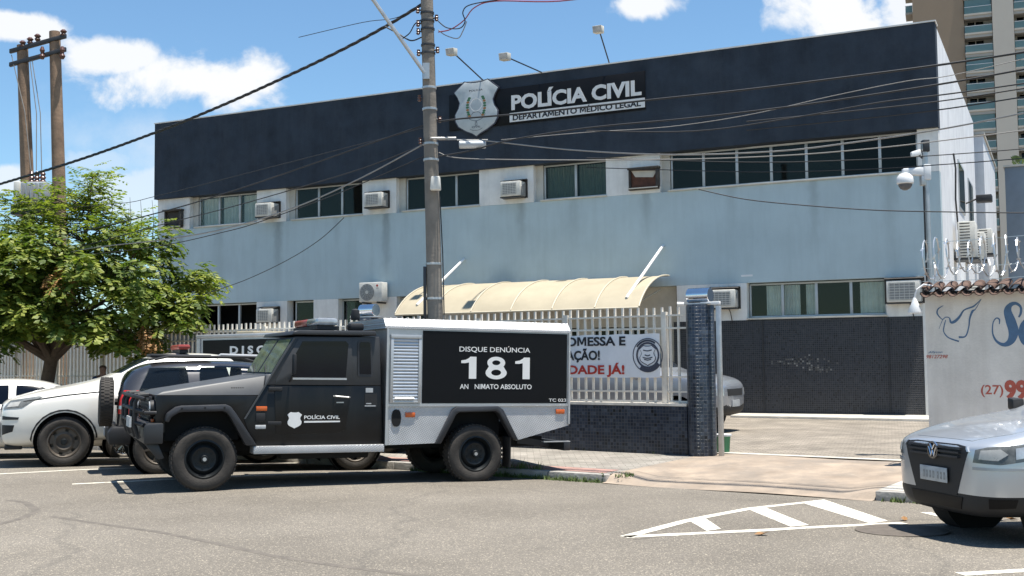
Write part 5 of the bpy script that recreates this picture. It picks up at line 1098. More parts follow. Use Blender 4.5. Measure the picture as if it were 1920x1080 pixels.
# local x runs to the nose here (0 = rear axle)
st = [(-.60, .62, .62, 1.0, 1.08, .56), (-.56, .78, .46, 1.06, 1.26, .60), (-.48, .85, .38, 1.10, 1.46, .61), (-.30, .88, .33, 1.12, 1.58, .61), (0, .885, .31, 1.12, 1.64, .62), (.7, .89, .30, 1.10, 1.67, .62), (1.3, .89, .30, 1.09, 1.665, .62), (1.75, .885, .30, 1.08, 1.60, .62), (2.05, .885, .30, 1.06, 1.40, .66), (2.3, .88, .30, 1.04, 1.18, .70), (2.6, .88, .30, 1.02, 1.11, .72), (3.1, .87, .30, .98, 1.06, .70), (3.5, .80, .33, .90, .98, .62), (3.68, .62, .42, .78, .86, .5), (3.72, .4, .5, .72, .8, .36)]
wq = [(-.30, 1.20), (-.16, 1.53), (.36, 1.555), (.40, 1.20)]; wr_ = [(.56, 1.19), (.56, 1.56), (1.12, 1.56), (1.17, 1.54), (1.17, 1.19)]; wf = [(1.27, 1.17), (1.27, 1.55), (1.55, 1.52), (1.88, 1.30), (1.92, 1.17)]
bd, bv = carbody(suv, st, 'gcar', (0, WB), .36, HV, tunnels=(wq, wr_, wf))
wheels(suv, (0, WB), .36, .22, HV, 'alloy')
def inset(p, d): cx = sum(a for a, _ in p)/len(p); cz = sum(b for _, b in p)/len(p); return [(cx+(a-cx)*d, cz+(b-cz)*d) for a, b in p]
for p in (wq, wr_, wf): both(bv, 'side_window', 'carglass', suv, inset(p, 1.03), off=.004)
panel(bv, 'rear_window', 'tint', suv, [(-.58, 1.14), (-.50, 1.48), (.50, 1.48), (.58, 1.14)], 'F')
panel(bv, 'windscreen', 'tint', suv, [(-.58, 1.20), (-.50, 1.52), (.50, 1.52), (.58, 1.20)], 'B')
for s, dv in ((-1, (.75, .66, 0)), (1, (.75, -.66, 0))):
    D_ = Vector(dv).normalized(); U_ = Vector((-D_.y, D_.x, 0)); f = lambda x, y, z: (Vector((x, y, 0)).dot(U_), z)
    tl_ = panel(bv, 'tail_light', 'red', suv, [f(-.57, s*.70, .86), f(-.54, s*.72, 1.20), f(-.40, s*.87, 1.20), f(-.42, s*.87, .86)], dv, off=.008, step=.04); panel(bv, 'reverse_lens', 'clear', tl_, [f(-.56, s*.72, .93), f(-.56, s*.72, .98), f(-.46, s*.85, .98), f(-.46, s*.85, .93)], dv, off=.012)
    MB().tube([(-.1, s*.66, 1.66), (.1, s*.66, 1.71), (1.35, s*.66, 1.72), (1.55, s*.66, 1.66)], .018, 8).build('roof_rail', 'plastic', suv, smooth=True)
    MB().hull8([(1.75, s*.90, 1.10), (1.90, s*.90, 1.10), (1.90, s*1.06, 1.12), (1.80, s*1.06, 1.12), (1.75, s*.90, 1.24), (1.90, s*.90, 1.24), (1.88, s*1.06, 1.25), (1.80, s*1.06, 1.25)]).build('mirror', 'plastic', suv, .025)
MB().box(-.15, .75, -.42, .42, 1.69, 1.745).build('roof_tray', 'plastic', suv, .02); MB().tube([(.80, -.60, 1.70), (.86, -.60, 1.745), (1.62, -.60, 1.735), (1.68, -.60, 1.66)], .024, 8).build('roof_bar', 'alu', suv, smooth=True)
sw_ = wheel(suv, -.72, -.02, .36, .20, -1, 'alloy', .60, 'spare_wheel'); sw_.location = (-.74, -.25, 1.02); sw_.rotation_euler = (0, 0, pi*1.5)
MB().tube([(-.62, -.25, 1.02), (-.54, -.25, 1.02)], .05, 8).build('spare_carrier', 'plastic', suv)
MB().prism([(-.70, .42), (-.72, .60), (-.66, .68), (-.40, .68), (-.40, .42)], 'y', -.86, .86).build('rear_bumper', 'plastic', suv, .03); box('number_plate', 'plate', suv, -.735, -.722, .1, .5, .50, .62)

# white estate far left, nose to the kerb
HC = .84; wa = pa
pc = offs(Vector((-6.94, 20.2, -.08)) - Vector((cos(wa), sin(wa), 0))*2.55, wa, HC)
wc = placed('white_hatchback', 'low white car at the left edge beyond the pickup bonnet', 'car', pc, wa, .022)
st = [(-.75, .6, .45, .85, .95, .5), (-.70, .76, .34, .92, 1.1, .58), (-.55, .83, .28, .95, 1.28, .60), (-.2, .84, .26, .96, 1.40, .60), (.5, .845, .25, .95, 1.46, .60), (1.0, .845, .25, .94, 1.455, .60), (1.4, .84, .25, .93, 1.38, .60), (1.75, .84, .25, .92, 1.20, .62), (2.05, .84, .25, .90, 1.02, .66), (2.6, .83, .25, .86, .95, .66), (3.1, .78, .26, .78, .86, .62), (3.32, .6, .34, .66, .74, .5), (3.36, .4, .42, .6, .68, .36)]
bd, bv = carbody(wc, st, 'wcar', (0, 2.55), .31, HC)
wheels(wc, (0, 2.55), .31, .20, HC, 'multi')
both(bv, 'side_window', 'tint', wc, [(-.38, 1.02), (-.30, 1.24), (.0, 1.32), (.62, 1.34), (.62, 1.02)]); both(bv, 'side_window', 'tint', wc, [(.74, 1.0), (.74, 1.34), (1.15, 1.32), (1.52, 1.14), (1.70, .99)])
panel(bv, 'windscreen', 'tint', wc, [(-.60, 1.0), (-.5, 1.32), (.5, 1.32), (.60, 1.0)], 'B'); panel(bv, 'rear_window', 'tint', wc, [(-.55, 1.02), (-.5, 1.28), (.5, 1.28), (.55, 1.02)], 'F')
for s in (-1, 1): MB().hull8([(1.45, s*.85, .98), (1.60, s*.85, .98), (1.60, s*1.0, .99), (1.5, s*1.0, .99), (1.45, s*.85, 1.10), (1.60, s*.85, 1.10), (1.58, s*1.0, 1.11), (1.5, s*1.0, 1.11)]).build('mirror', 'wcar', wc, .025)

# silver SUV in the yard, nose to the right
HY = .88
ya = -AL+radians(4); yd = Vector((cos(ya), sin(ya), 0))
nose = at(1352, 800, 22.3); yp = Vector((nose.x, nose.y, 0)) - yd*3.55 + Vector((-sin(ya), cos(ya), 0))*HY*.9; yp.z = .068+.0045*(yp.dot(QN)-QW)
ys = placed('silver_suv', 'silver SUV parked in the yard behind the picket fence', 'suv', yp, ya, 0)
st = [(-.62, .62, .62, 1.0, 1.08, .56), (-.56, .78, .46, 1.06, 1.26, .60), (-.46, .85, .38, 1.08, 1.46, .61), (-.28, .88, .33, 1.10, 1.58, .61), (0, .885, .31, 1.10, 1.64, .62), (.7, .89, .30, 1.08, 1.66, .62), (1.3, .89, .30, 1.06, 1.64, .62), (1.75, .885, .30, 1.05, 1.50, .64), (2.05, .885, .30, 1.03, 1.26, .66), (2.25, .88, .30, 1.02, 1.14, .70), (2.6, .88, .30, 1.0, 1.10, .74), (3.0, .87, .30, .97, 1.06, .74), (3.35, .82, .32, .92, .99, .68), (3.52, .68, .38, .82, .90, .55), (3.57, .45, .46, .74, .82, .42)]
st = [(x, a, b, c*1.12, d*1.12, e) for x, a, b, c, d, e in st]
bd, bv = carbody(ys, st, 'greycar', (0, 2.65), .34, HY, splits=(('bumper', 'plastic', lambda c, n: c.x > 3.1 and c.z < .55),))
wheels(ys, (0, 2.65), .34, .21, HY, 'alloy')
for p in ([(a, b*1.115) for a, b in pp_] for pp_ in ([(-.30, 1.16), (-.16, 1.50), (.36, 1.53), (.40, 1.16)], [(.50, 1.15), (.50, 1.53), (1.10, 1.53), (1.10, 1.15)], [(1.2, 1.13), (1.2, 1.52), (1.45, 1.48), (1.86, 1.20), (1.9, 1.12)])): both(bv, 'side_window', 'tint', ys, p)
panel(bv, 'windscreen', 'tint', ys, [(-.60, 1.32), (-.5, 1.68), (.5, 1.68), (.60, 1.32)], 'B'); panel(bv, 'grille', 'plastic', ys, [(-.4, .74), (-.42, .88), (.42, .88), (.4, .74)], 'B'); panel(bv, 'number_plate', 'plate', ys, [(-.2, .52), (-.2, .65), (.2, .65), (.2, .52)], 'B', off=.012)
for s, dv in ((-1, (-.6, .8, 0)), (1, (-.6, -.8, 0))):
    D_ = Vector(dv).normalized(); U_ = Vector((-D_.y, D_.x, 0)); f = lambda x, y, z: (Vector((x, y, 0)).dot(U_), z)
    panel(bv, 'headlight', 'clear', ys, [f(3.52, s*.55, .74), f(3.52, s*.55, .88), f(3.2, s*.85, .93), f(3.25, s*.84, .78)], dv, off=.006, step=.04)
    MB().tube([(-.1, s*.64, 1.82), (.1, s*.64, 1.90), (1.25, s*.64, 1.90), (1.45, s*.64, 1.80)], .018, 8).build('roof_rail', 'alu', ys, smooth=True)
    MB().hull8([(1.70, s*.90, 1.08), (1.85, s*.90, 1.08), (1.85, s*1.06, 1.09), (1.75, s*1.06, 1.09), (1.70, s*.90, 1.22), (1.85, s*.90, 1.22), (1.82, s*1.06, 1.23), (1.75, s*1.06, 1.23)]).build('mirror', 'greycar', ys, .025)

# silver hatchback on the right, nose towards the camera's left
zq = lambda z: z+.05+.095*min(1, max(0, (z-.19)/.45))
HG = .82; ga = radians(13.5); gx = Vector((cos(ga), sin(ga), 0)); gy = Vector((-sin(ga), cos(ga), 0))
gp_ = onroad(1812, 985); gc = gp_ - gy*.72; gc.z = -.02
gol = placed('silver_hatchback', 'silver hatchback with round badge and black lower bumper at right edge', 'car', gc, ga, 0)
st = [(-.80, .36, .30, .60, .69, .30), (-.795, .50, .24, .62, .71, .44), (-.76, .62, .205, .645, .735, .55), (-.68, .72, .19, .68, .765, .63), (-.52, .785, .185, .72, .81, .68), (-.25, .81, .185, .775, .87, .70), (.1, .82, .19, .83, .925, .70), (.40, .825, .19, .87, .965, .68), (.55, .825, .19, .885, .995, .66), (.72, .825, .19, .895, 1.11, .62), (1.05, .83, .19, .905, 1.33, .56), (1.35, .83, .19, .91, 1.405, .55), (1.9, .83, .19, .92, 1.43, .55), (2.5, .82, .21, .94, 1.38, .54), (2.85, .80, .25, .95, 1.16, .56), (3.05, .74, .32, .92, 1.0, .56), (3.1, .6, .4, .85, .92, .5)]
st = [(x, a, zq(b), zq(c), zq(d), e) for x, a, b, c, d, e in st]
bd, bv = carbody(gol, st, 'silver', (0, 2.47), .30, HG, splits=(('lower_bumper', 'plastic', lambda c, n: c.z < .44 and c.x < -.34), ('sill', 'plastic', lambda c, n: c.z < .32)), cuts=(((0, 0, .44), (0, 0, 1)), ((-.34, 0, 0), (1, 0, 0)), ((0, 0, .32), (0, 0, 1))))
panel0 = panel
def panel(b, n, m, p, poly, side, **k): return panel0(b, n, m, p, poly if side == 'T' else [(u, zq(v)) for u, v in poly], side, **k)
wheels(gol, (0, 2.47), .30, .18, HG-.02, 'alloy')
panel(bv, 'grille_panel', 'plastic', gol, [(-.46, .665), (-.43, .70), (-.3, .712), (.3, .712), (.43, .70), (.46, .665), (.30, .34), (-.30, .34)], 'F', off=.004, step=.04)
for z in (.612, .645, .678): panel(bv, 'grille_bar', 'flare', gol, [(-.38+(.676-z)*.4, z-.008), (-.38+(.676-z)*.4, z+.008), (.38-(.676-z)*.4, z+.008), (.38-(.676-z)*.4, z-.008)], 'F', off=.022, step=.05)
panel(bv, 'lower_intake', 'signblack', gol, [(-.34, .245), (-.38, .33), (.38, .33), (.34, .245)], 'F', off=.005, step=.05)
for s in (-1, 1): panel(bv, 'grille_trim', 'silver', gol, [(s*.475, .66), (s*.445, .70), (s*.43, .70), (s*.455, .66)], 'F', off=.012, step=.03)
h_ = bv.ray_cast(Vector((-3, 0, zq(.645))), Vector((1, 0, 0)))[0]; xf = h_.x-.018
bg_ = MB().lathe([(.062, 0), (.078, 0), (.078, .014), (.062, .014), (.062, 0)], (xf-.012, 0, zq(.645)), 'x', 28, False).build('badge', 'chrome', gol, smooth=True)
MB().lathe([(.063, .006), (.063, .016)], (xf-.012, 0, zq(.645)), 'x', 24).build('badge_back', 'signblack', bg_)
mV = MB()
for pts in (((-.03, .045), (0, .004), (.03, .045)), ((-.046, .022), (-.018, -.045), (0, -.004), (.018, -.045), (.046, .022))):
    for a, b in zip(pts, pts[1:]): mV.tube([(xf-.009, a[0]*1.2, zq(.645)+a[1]*1.2), (xf-.009, b[0]*1.2, zq(.645)+b[1]*1.2)], .008, 5)
mV.build('badge_letters', 'chrome', bg_)
xp = bv.ray_cast(Vector((-3, 0, zq(.47))), Vector((1, 0, 0)))[0].x-.02
np_ = MB().box(xp-.008, xp, -.20, .20, zq(.47)-.065, zq(.47)+.065).build('number_plate', 'plate', gol, .003)
for k_ in range(7):
    y_ = -.165+k_*.047+(.02 if k_ > 2 else 0); MB().box(xp-.0095, xp-.0082, y_-.013, y_+.013, zq(.47)-.038, zq(.47)+.026).build('plate_character', 'acgrille', np_)
    MB().box(xp-.0105, xp-.0096, y_-.004, y_+.004, zq(.47)-.026+.01*(k_ % 3), zq(.47)+.006).build('plate_character', 'plate', np_)
for s, dv in ((-1, (.62, .78, 0)), (1, (.62, -.78, 0))):
    D_ = Vector(dv).normalized(); U_ = Vector((-D_.y, D_.x, 0)); f = lambda x, y, z: (Vector((x, y, 0)).dot(U_), z)
    hl = panel(bv, 'headlight', 'lens', gol, [f(-.765, s*.49, .585), f(-.755, s*.515, .68), f(-.70, s*.60, .705), f(-.45, s*.80, .735), f(-.30, s*.81, .735), f(-.42, s*.81, .61), f(-.66, s*.72, .578)], dv, off=.006, step=.03)
    panel(bv, 'lamp_bowl', 'bowl', hl, [f(-.745, s*.545, .61), f(-.735, s*.56, .675), f(-.64, s*.69, .69), f(-.60, s*.73, .65), f(-.66, s*.68, .605)], dv, off=.011, step=.03); panel(bv, 'indicator_bowl', 'clear', hl, [f(-.56, s*.77, .615), f(-.56, s*.77, .70), f(-.42, s*.81, .72), f(-.46, s*.81, .63)], dv, off=.011, step=.03)
    panel(bv, 'bumper_moulding', 'greycar', gol, [f(-.775, s*.50, .535), f(-.775, s*.50, .555), f(-.44, s*.80, .555), f(-.44, s*.80, .54)], dv, off=.010, step=.05)
    panel(bv, 'fog_recess', 'signblack', gol, [f(-.72, s*.62, .27), f(-.72, s*.62, .34), f(-.55, s*.77, .34), f(-.57, s*.76, .28)], dv, off=.004, step=.05)
    MB().hull8([(.66, s*.84, 1.07), (.80, s*.84, 1.07), (.80, s*.98, 1.08), (.70, s*.98, 1.08), (.66, s*.84, 1.19), (.80, s*.84, 1.19), (.78, s*.98, 1.20), (.70, s*.98, 1.20)]).build('mirror', 'plastic', gol, .02)
panel(bv, 'hood', 'silver', gol, [(-.70, -.40), (-.715, 0), (-.70, .40), (-.45, .58), (.1, .66), (.48, .66), (.52, 0), (.48, -.66), (.1, -.66), (-.45, -.58)], 'T', off=.003)
panel(bv, 'windscreen', 'tint', gol, [(-.60, 1.02), (-.50, 1.34), (.50, 1.34), (.60, 1.02)], 'F'); both(bv, 'side_window', 'tint', gol, [(.95, .97), (1.28, 1.29), (1.75, 1.33), (1.75, .97)]); both(bv, 'side_window', 'tint', gol, [(1.85, .97), (1.85, 1.33), (2.35, 1.29), (2.6, 1.0)])
for sd_ in 'LR': panel(bv, 'hood_gap', 'underdark', gol, [(-.40, .755), (.05, .845), (.50, .895), (.50, .901), (.05, .851), (-.40, .762)], sd_, off=.004, step=.05); panel(bv, 'door_gap', 'underdark', gol, [(.50, .25), (.50, .885), (.508, .885), (.508, .25)], sd_, off=.004)
panel = panel0

# ------------------------------------------------------------ utility pole, cables
PB = Vector((-1.235, 17.95, .0)); PB.z = walkz(PB.dot(QN))-.02
up = thing('utility_pole', 'tall round concrete utility pole standing behind the police truck', 'pole', PB)
zz = lambda py: at(812, py, 17.95).z-PB.z
lx = lambda py: at({0: 800, 1: 816}[1]-(590-py)*.0265, py, 17.95).x-PB.x
zt = 9.2
MB().tube([(lx(590)*0, 0, 0), (lx(590), 0, zz(590)), (lx(300), 0, zz(300)), (lx(0), 0, zz(0)), (lx(-150), 0, zz(-150))], [.135, .127, .113, .10, .095], 20).build('shaft', 'pole', up, smooth=True)
def pr_(py): return .127-(590-py)*.000046
for py in (25, 40, 55, 85, 100, 165, 205, 270, 300, 495, 560): MB().lathe([(pr_(py)+.004, -.02), (pr_(py)+.012, -.016), (pr_(py)+.012, .016), (pr_(py)+.004, .02)], (lx(py), 0, zz(py)), 'z', 18).build('clamp_band', 'steel' if py > 150 else 'metaldark', up)
for py, s in ((20, -1), (45, -1), (60, -1), (100, -1), (35, 1), (95, 1), (185, -1), (225, 1), (265, -1)):
    x = lx(py)+s*(pr_(py)+.05); MB().lathe([(.02, -.05), (.035, -.03), (.022, -.01), (.035, .01), (.022, .03), (.03, .05)], (x, -.03, zz(py)), 'z', 10).build('insulator', 'ceramic', up, smooth=True); MB().tube([(lx(py), -.03, zz(py)), (x, -.03, zz(py))], .014, 6).build('insulator_pin', 'metaldark', up)
z = zz(347); x = lx(347)+.075; MB().hull8([(x-.09, -.24, z-.11), (x+.085, -.24, z-.11), (x+.085, -.10, z-.11), (x-.09, -.10, z-.11), (x-.07, -.23, z+.11), (x+.07, -.23, z+.11), (x+.07, -.10, z+.11), (x-.07, -.10, z+.11)]).build('junction_box', 'acwhite', up, .02)
MB().box(lx(540)-.175, lx(540)-.13, -.06, .06, zz(598), zz(500)).build('channel', 'metaldark', up, .004)
MB().tube([(lx(360)+.13, -.05, zz(370)), (lx(480)+.15, -.06, zz(480)), (lx(590)+.15, -.06, zz(620))], .010, 6).build('down_cable', 'cableblack', up)
MB().tube([(lx(262), -.12, zz(262)), (lx(262)+.42, -.16, zz(263))], .02, 6).build('side_bracket', 'steel', up)
# street lamp arm leaving the frame
sa = thing('lamp_arm', 'grey street lamp arm rising left from the utility pole', 'street lamp', PB)
a0 = Vector((lx(140)-.06, -.12, zz(140))); a1 = at(700, 0, 17.6)-PB; d = a1-a0
MB().tube([a0, a0+d, a0+d*1.5+Vector((-.1, 0, -.05)), a0+d*1.9+Vector((-.5, 0, -.25))], .03, 8).build('arm', 'steel', sa, smooth=True); q = a0+d*1.9+Vector((-.5, 0, -.25)); MB().hull8([q+Vector(v) for v in ((-.6, -.12, -.06), (0, -.08, -.05), (0, .08, -.05), (-.6, .12, -.06), (-.55, -.10, .05), (0, -.06, .05), (0, .06, .05), (-.55, .10, .05))]).build('lamp_head', 'transf', sa, .03); MB().box(a0.x-.03, a0.x+.08, -.14, -.08, a0.z-.1, a0.z+.16).build('arm_clamp', 'steel', sa)
sbx = thing('splice_case', 'grey cable splice case hanging right of pole below the shield', 'box', at(886, 271, 17.4)); MB().lathe([(.05, -.21), (.062, -.2), (.062, .2), (.05, .21)], (0, 0, 0), 'x', 14).build('case', 'transf', sbx, smooth=True); MB().tube([(-.24, 0, .07), (.24, 0, .07)], .012, 6).build('strap', 'cablegrey', sbx)

PNv = -QN
def cpt(px, py, dq=0.0): return onp(px, py, PB + QN*dq, PNv)
def cable(pxs, r, mat, label, dq=0.0, twist=False):
    P = [cpt(x, y, dq) for x, y in pxs]; out = []
    for i in range(len(P)-1):
        p0, p1, p2, p3 = P[max(i-1, 0)], P[i], P[i+1], P[min(i+2, len(P)-1)]
        for k in range(6): t = k/6; out.append(.5*((2*p1)+(p2-p0)*t+(2*p0-5*p1+4*p2-p3)*t*t+(3*p1-p0-3*p2+p3)*t**3))
    out.append(P[-1])
    m = MB()
    if twist:
        fine = []
        for a, b in zip(out, out[1:]): k = max(2, int((b-a).length/.07)); fine += [a.lerp(b, j/k) for j in range(k)]
        for ph in (0, pi*2/3, pi*4/3): m.tube([p+Vector((0, cos(i*.75+ph), sin(i*.75+ph)))*r*.62 for i, p in enumerate(fine)], r*.62, 5)
    else: m.tube(out, r, 6)
    o = m.build('cable', mat, None, smooth=True); tag(o, label, 'cable', 'overhead cables'); return o
cable([(-160, 392), (0, 345), (150, 299), (300, 245), (420, 196), (540, 142), (640, 94), (722, 50), (797, 5)], .026, 'cableblack', 'thick twisted black cable climbing from left edge to the pole top', 0, True)
cable([(-100, 520), (60, 487), (180, 464), (310, 449), (430, 427), (560, 386), (680, 332), (802, 266)], .012, 'cablegrey', 'thick pale cable running left from the pole across the upper windows', -.05)
cable([(-100, 478), (100, 446), (300, 398), (430, 360), (560, 316), (680, 274), (802, 232)], .012, 'cableblack', 'dark cable crossing the navy band left of the pole, upper one', 0)
cable([(-100, 515), (100, 475), (300, 422), (430, 389), (560, 352), (690, 312), (802, 268)], .009, 'cableblack', 'dark cable just under the upper one left of the pole', .05)
cable([(-100, 490), (150, 478), (300, 461), (420, 435), (490, 415), (640, 360), (802, 290)], .008, 'cableblack', 'lowest dark cable sagging past the left air conditioners', .02)
cable([(-60, 400), (200, 384), (300, 366), (520, 310), (802, 238)], .006, 'cableblack', 'thin wire high on the navy band left of pole', .1)
cable([(380, 553), (460, 525), (540, 487), (600, 449), (645, 408)], .007, 'cableblack', 'thin drop wire hanging on the blue wall left of pole', .3)
cable([(823, 228), (870, 222), (1000, 211), (1213, 188), (1400, 168), (1600, 143), (1760, 122), (1930, 96), (2100, 66)], .014, 'cableblack', 'dark cable crossing right over the sign lettering', 0)
cable([(823, 262), (900, 263), (1060, 280), (1250, 290), (1450, 284), (1600, 267), (1760, 243), (1930, 210), (2100, 175)], .010, 'cablegrey', 'upper thick pale cable sagging right across the upper windows', 0)
cable([(823, 286), (870, 297), (1080, 300), (1300, 298), (1480, 291), (1640, 278), (1780, 262), (1930, 243), (2100, 220)], .007, 'cablegrey', 'lower pale cable sagging right across the upper windows', .05)
cable([(823, 293), (880, 283), (960, 262), (1100, 240), (1300, 221), (1480, 200), (1640, 177), (1780, 155), (1930, 128), (2100, 95)], .012, 'cableblack', 'dark cable rising right below the sign board', -.05)
cable([(940, 262), (1100, 248), (1250, 238), (1400, 216), (1560, 180), (1700, 152), (1780, 142), (1930, 108)], .005, 'cablegrey', 'thin pale cable crossing the navy band to its right end', .1)
cable([(1100, 245), (1300, 246), (1480, 222), (1650, 192), (1780, 176), (1930, 155), (2100, 130)], .009, 'cableblack', 'dark cable drooping between the sign and the right end', .02)
cable([(1310, 355), (1400, 374), (1520, 386), (1640, 394), (1760, 397), (1930, 399), (2100, 396)], .007, 'cableblack', 'thin dark wire drooping over the right part of blue wall', .2)
for y, lab in ((300, 'upper'), (318, 'lower')): cable([(1100, y-4), (1400, y+4), (1600, y), (1760, y-9), (1930, y-22), (2100, y-38)], .006, 'cableblack', lab+' thin dark wire passing behind the dome camera mast', .3)
for q, lab in ((186, 'upper'), (202, 'lower')): cable([(1400, q+42), (1600, q+22), (1760, q+4), (1930, q-22), (2100, q-50)], .008, 'cableblack', lab+' of two dark wires in front of the tower base', .25)
cable([(822, 60), (845, 55), (870, 38), (890, 14), (930, 2), (1050, 2), (1200, -20)], .010, 'cablered', 'reddish cable looping from the pole top to the right', -.1)
cable([(822, 40), (838, 52), (862, 53), (872, 40), (868, 22), (885, 8), (960, -4)], .009, 'cableblack', 'black cable loop at the pole top', -.12)
cable([(822, 56), (835, 66), (858, 72), (868, 58), (875, 40)], .008, 'cablegrey', 'pale cable end curling beside the pole top', -.1)
cable([(722, 50), (745, 62), (770, 76), (790, 70)], .012, 'cableblack', 'short black jumper cable left of the pole top', -.06)
cable([(755, 72), (768, 62), (778, 45), (792, 36)], .010, 'cableblack', 'short looped jumper cable near the pole insulators', -.08)
cable([(560, 70), (680, 42), (740, 34), (790, 12)], .006, 'cableblack', 'thin wire meeting the pole top from the left', .05)

# ------------------------------------------------------------ transformer on a double pole
HD = 29.5
hp = thing('transformer_poles', 'pair of weathered poles with crossarm holding a transformer above the tree', 'poles', at(72, 540, HD).xy.to_3d())
hx = lambda px: at(px, 540, HD).x-hp.location.x
hz = lambda py: at(72, py, HD).z
for pxs, w in (((50, 34, 85), .17), ((109, 95, 60), .165)):
    xb, xt, py = pxs; MB().tube([(hx(xb)+.1, 0, -.1), (hx(xb), 0, hz(380)), (hx(xt), 0, hz(py))], [.19, .17, .14], 14).build('pole', 'woodpole', hp, smooth=True)
for dz_ in (0, -.36): MB().hull8([(hx(14), -.16, hz(102)+dz_), (hx(120), -.16, hz(74)+dz_), (hx(120), -.06, hz(74)+dz_), (hx(14), -.06, hz(102)+dz_), (hx(14), -.16, hz(102)+.11+dz_), (hx(120), -.16, hz(74)+.11+dz_), (hx(120), -.06, hz(74)+.11+dz_), (hx(14), -.06, hz(102)+.11+dz_)]).build('crossarm', 'metaldark', hp, .01)
for px, py in ((38, 92), (52, 86), (66, 80), (115, 72)): MB().lathe([(.04, 0), (.08, .06), (.05, .1), (.09, .15), (.04, .2)], (hx(px), -.11, hz(py)), 'z', 10).build('insulator', 'ceramic', hp, smooth=True)
for px in (78, 116): MB().lathe([(.04, 0), (.08, .08), (.04, .16), (.07, .24), (.03, .34)], (hx(px), -.2, hz(115)), 'z', 10).build('fuse', 'ceramic', hp, smooth=True)
for a, b in (((18, 105), (62, 322)), ((52, 110), (72, 322)), ((56, 108), (82, 322))): MB().tube([(hx(a[0]), -.14, hz(a[1])), (hx((a[0]+b[0])/2)+.1, -.2, hz((a[1]+b[1])/2)), (hx(b[0]), -.25, hz(b[1]))], .012, 5).build('lead', 'cablegrey', hp)
tf = thing('transformer', 'grey pole mounted transformer tank with finned sides above the tree', 'transformer', hp.location + Vector((0, -.05, 0)))
x0, x1 = hx(50), hx(98); z0, z1 = hz(384), hz(346)
MB().box(x0, x1, -.45, .25, z0, z1).build('tank', 'transf', tf, .04)
for k in range(5): MB().box(x0+.1+k*(x1-x0-.2)/4-.012, x0+.1+k*(x1-x0-.2)/4+.012, -.60, -.452, z0+.08, z1-.06).build('cooling_fin', 'transf', tf)
MB().box(hx(36), hx(47), -.4, .1, z0-.02, z1+.02).build('control_box', 'acwhite', tf, .02)
for px in (62, 72, 83): MB().lathe([(.05, 0), (.09, .05), (.05, .1), (.085, .15), (.05, .2), (.075, .25), (.025, .32)], (hx(px), -.15, z1), 'z', 10).build('bushing', 'ceramic', tf, smooth=True)
MB().box(hx(25), hx(100), -.2, .2, z0-.28, z0-.02).build('platform', 'metaldark', tf)

# ------------------------------------------------------------ tree
TD0 = 25.3
tb = at(90, 690, TD0); tb.z = walkz(min(QW, tb.dot(QN)))
tree = thing('street_tree', 'leafy green street tree with drooping sprays standing left by the fence', 'tree', tb)
rt = random.Random(11)
poly = [(-170, 420), (-60, 400), (20, 385), (70, 375), (110, 338), (150, 308), (188, 345), (200, 395), (250, 425), (300, 436), (315, 450), (300, 480), (345, 505), (390, 520), (392, 540), (365, 560), (350, 600), (315, 645), (262, 672), (215, 678), (160, 640), (120, 622), (55, 625), (20, 668), (-60, 690), (-170, 660)]
def inside(x, y):
    c = False; j = len(poly)-1
    for i in range(len(poly)):
        (xi, yi), (xj, yj) = poly[i], poly[j]
        if (yi > y) != (yj > y) and x < (xj-xi)*(y-yi)/(yj-yi)+xi: c = not c
        j = i
    return c
clumps = []
while len(clumps) < 290:
    x = rt.uniform(-170, 395); y = rt.uniform(310, 700)
    if not inside(x, y+8): continue
    if y > 640 and rt.random() < .45: continue
    hwid = 2.3 if y > 420 else .75
    if x > 280: hwid *= .45
    D = TD0-.1+rt.uniform(-1, 1)*hwid
    p = at(x, y, D)-tb
    if any((p-q).length < .27 for q in clumps): continue
    clumps.append(p)
# trunk and limbs
tk = MB(); fork = Vector((.08, 0, 1.75))
tk.tube([(0, 0, -.15), (.02, 0, .5), (-.03, .02, 1.1), fork], [.23, .17, .15, .14], 12)
limbs = []
for k, (dx, dy, dz_) in enumerate(((-2.2, .3, 1.2), (-1.2, -1.0, 1.5), (.1, .6, 2.3), (.75, .1, 3.3), (1.6, -.7, 1.3), (2.4, .4, 1.1), (-.6, 1.0, 1.6), (1.0, 1.1, 1.2), (-2.9, -.5, 1.0))):
    e = fork+Vector((dx, dy, dz_)); mid = fork.lerp(e, .5)+Vector((rt.uniform(-.15, .15), rt.uniform(-.15, .15), .22)); tk.tube([fork-Vector((0, 0, .1)), fork.lerp(mid, .5)+Vector((0, 0, .05)), mid, e], [.10, .08, .06, .03], 8); limbs += [fork.lerp(mid, .6), mid, mid.lerp(e, .5), e]
for p in clumps:
    b = min(limbs, key=lambda q: (q-p).length + (0 if q.z < p.z+.3 else .8)); mid = b.lerp(p, .5)+Vector((0, 0, .12)); tk.tube([b, mid, p], [.024, .016, .007], 5)
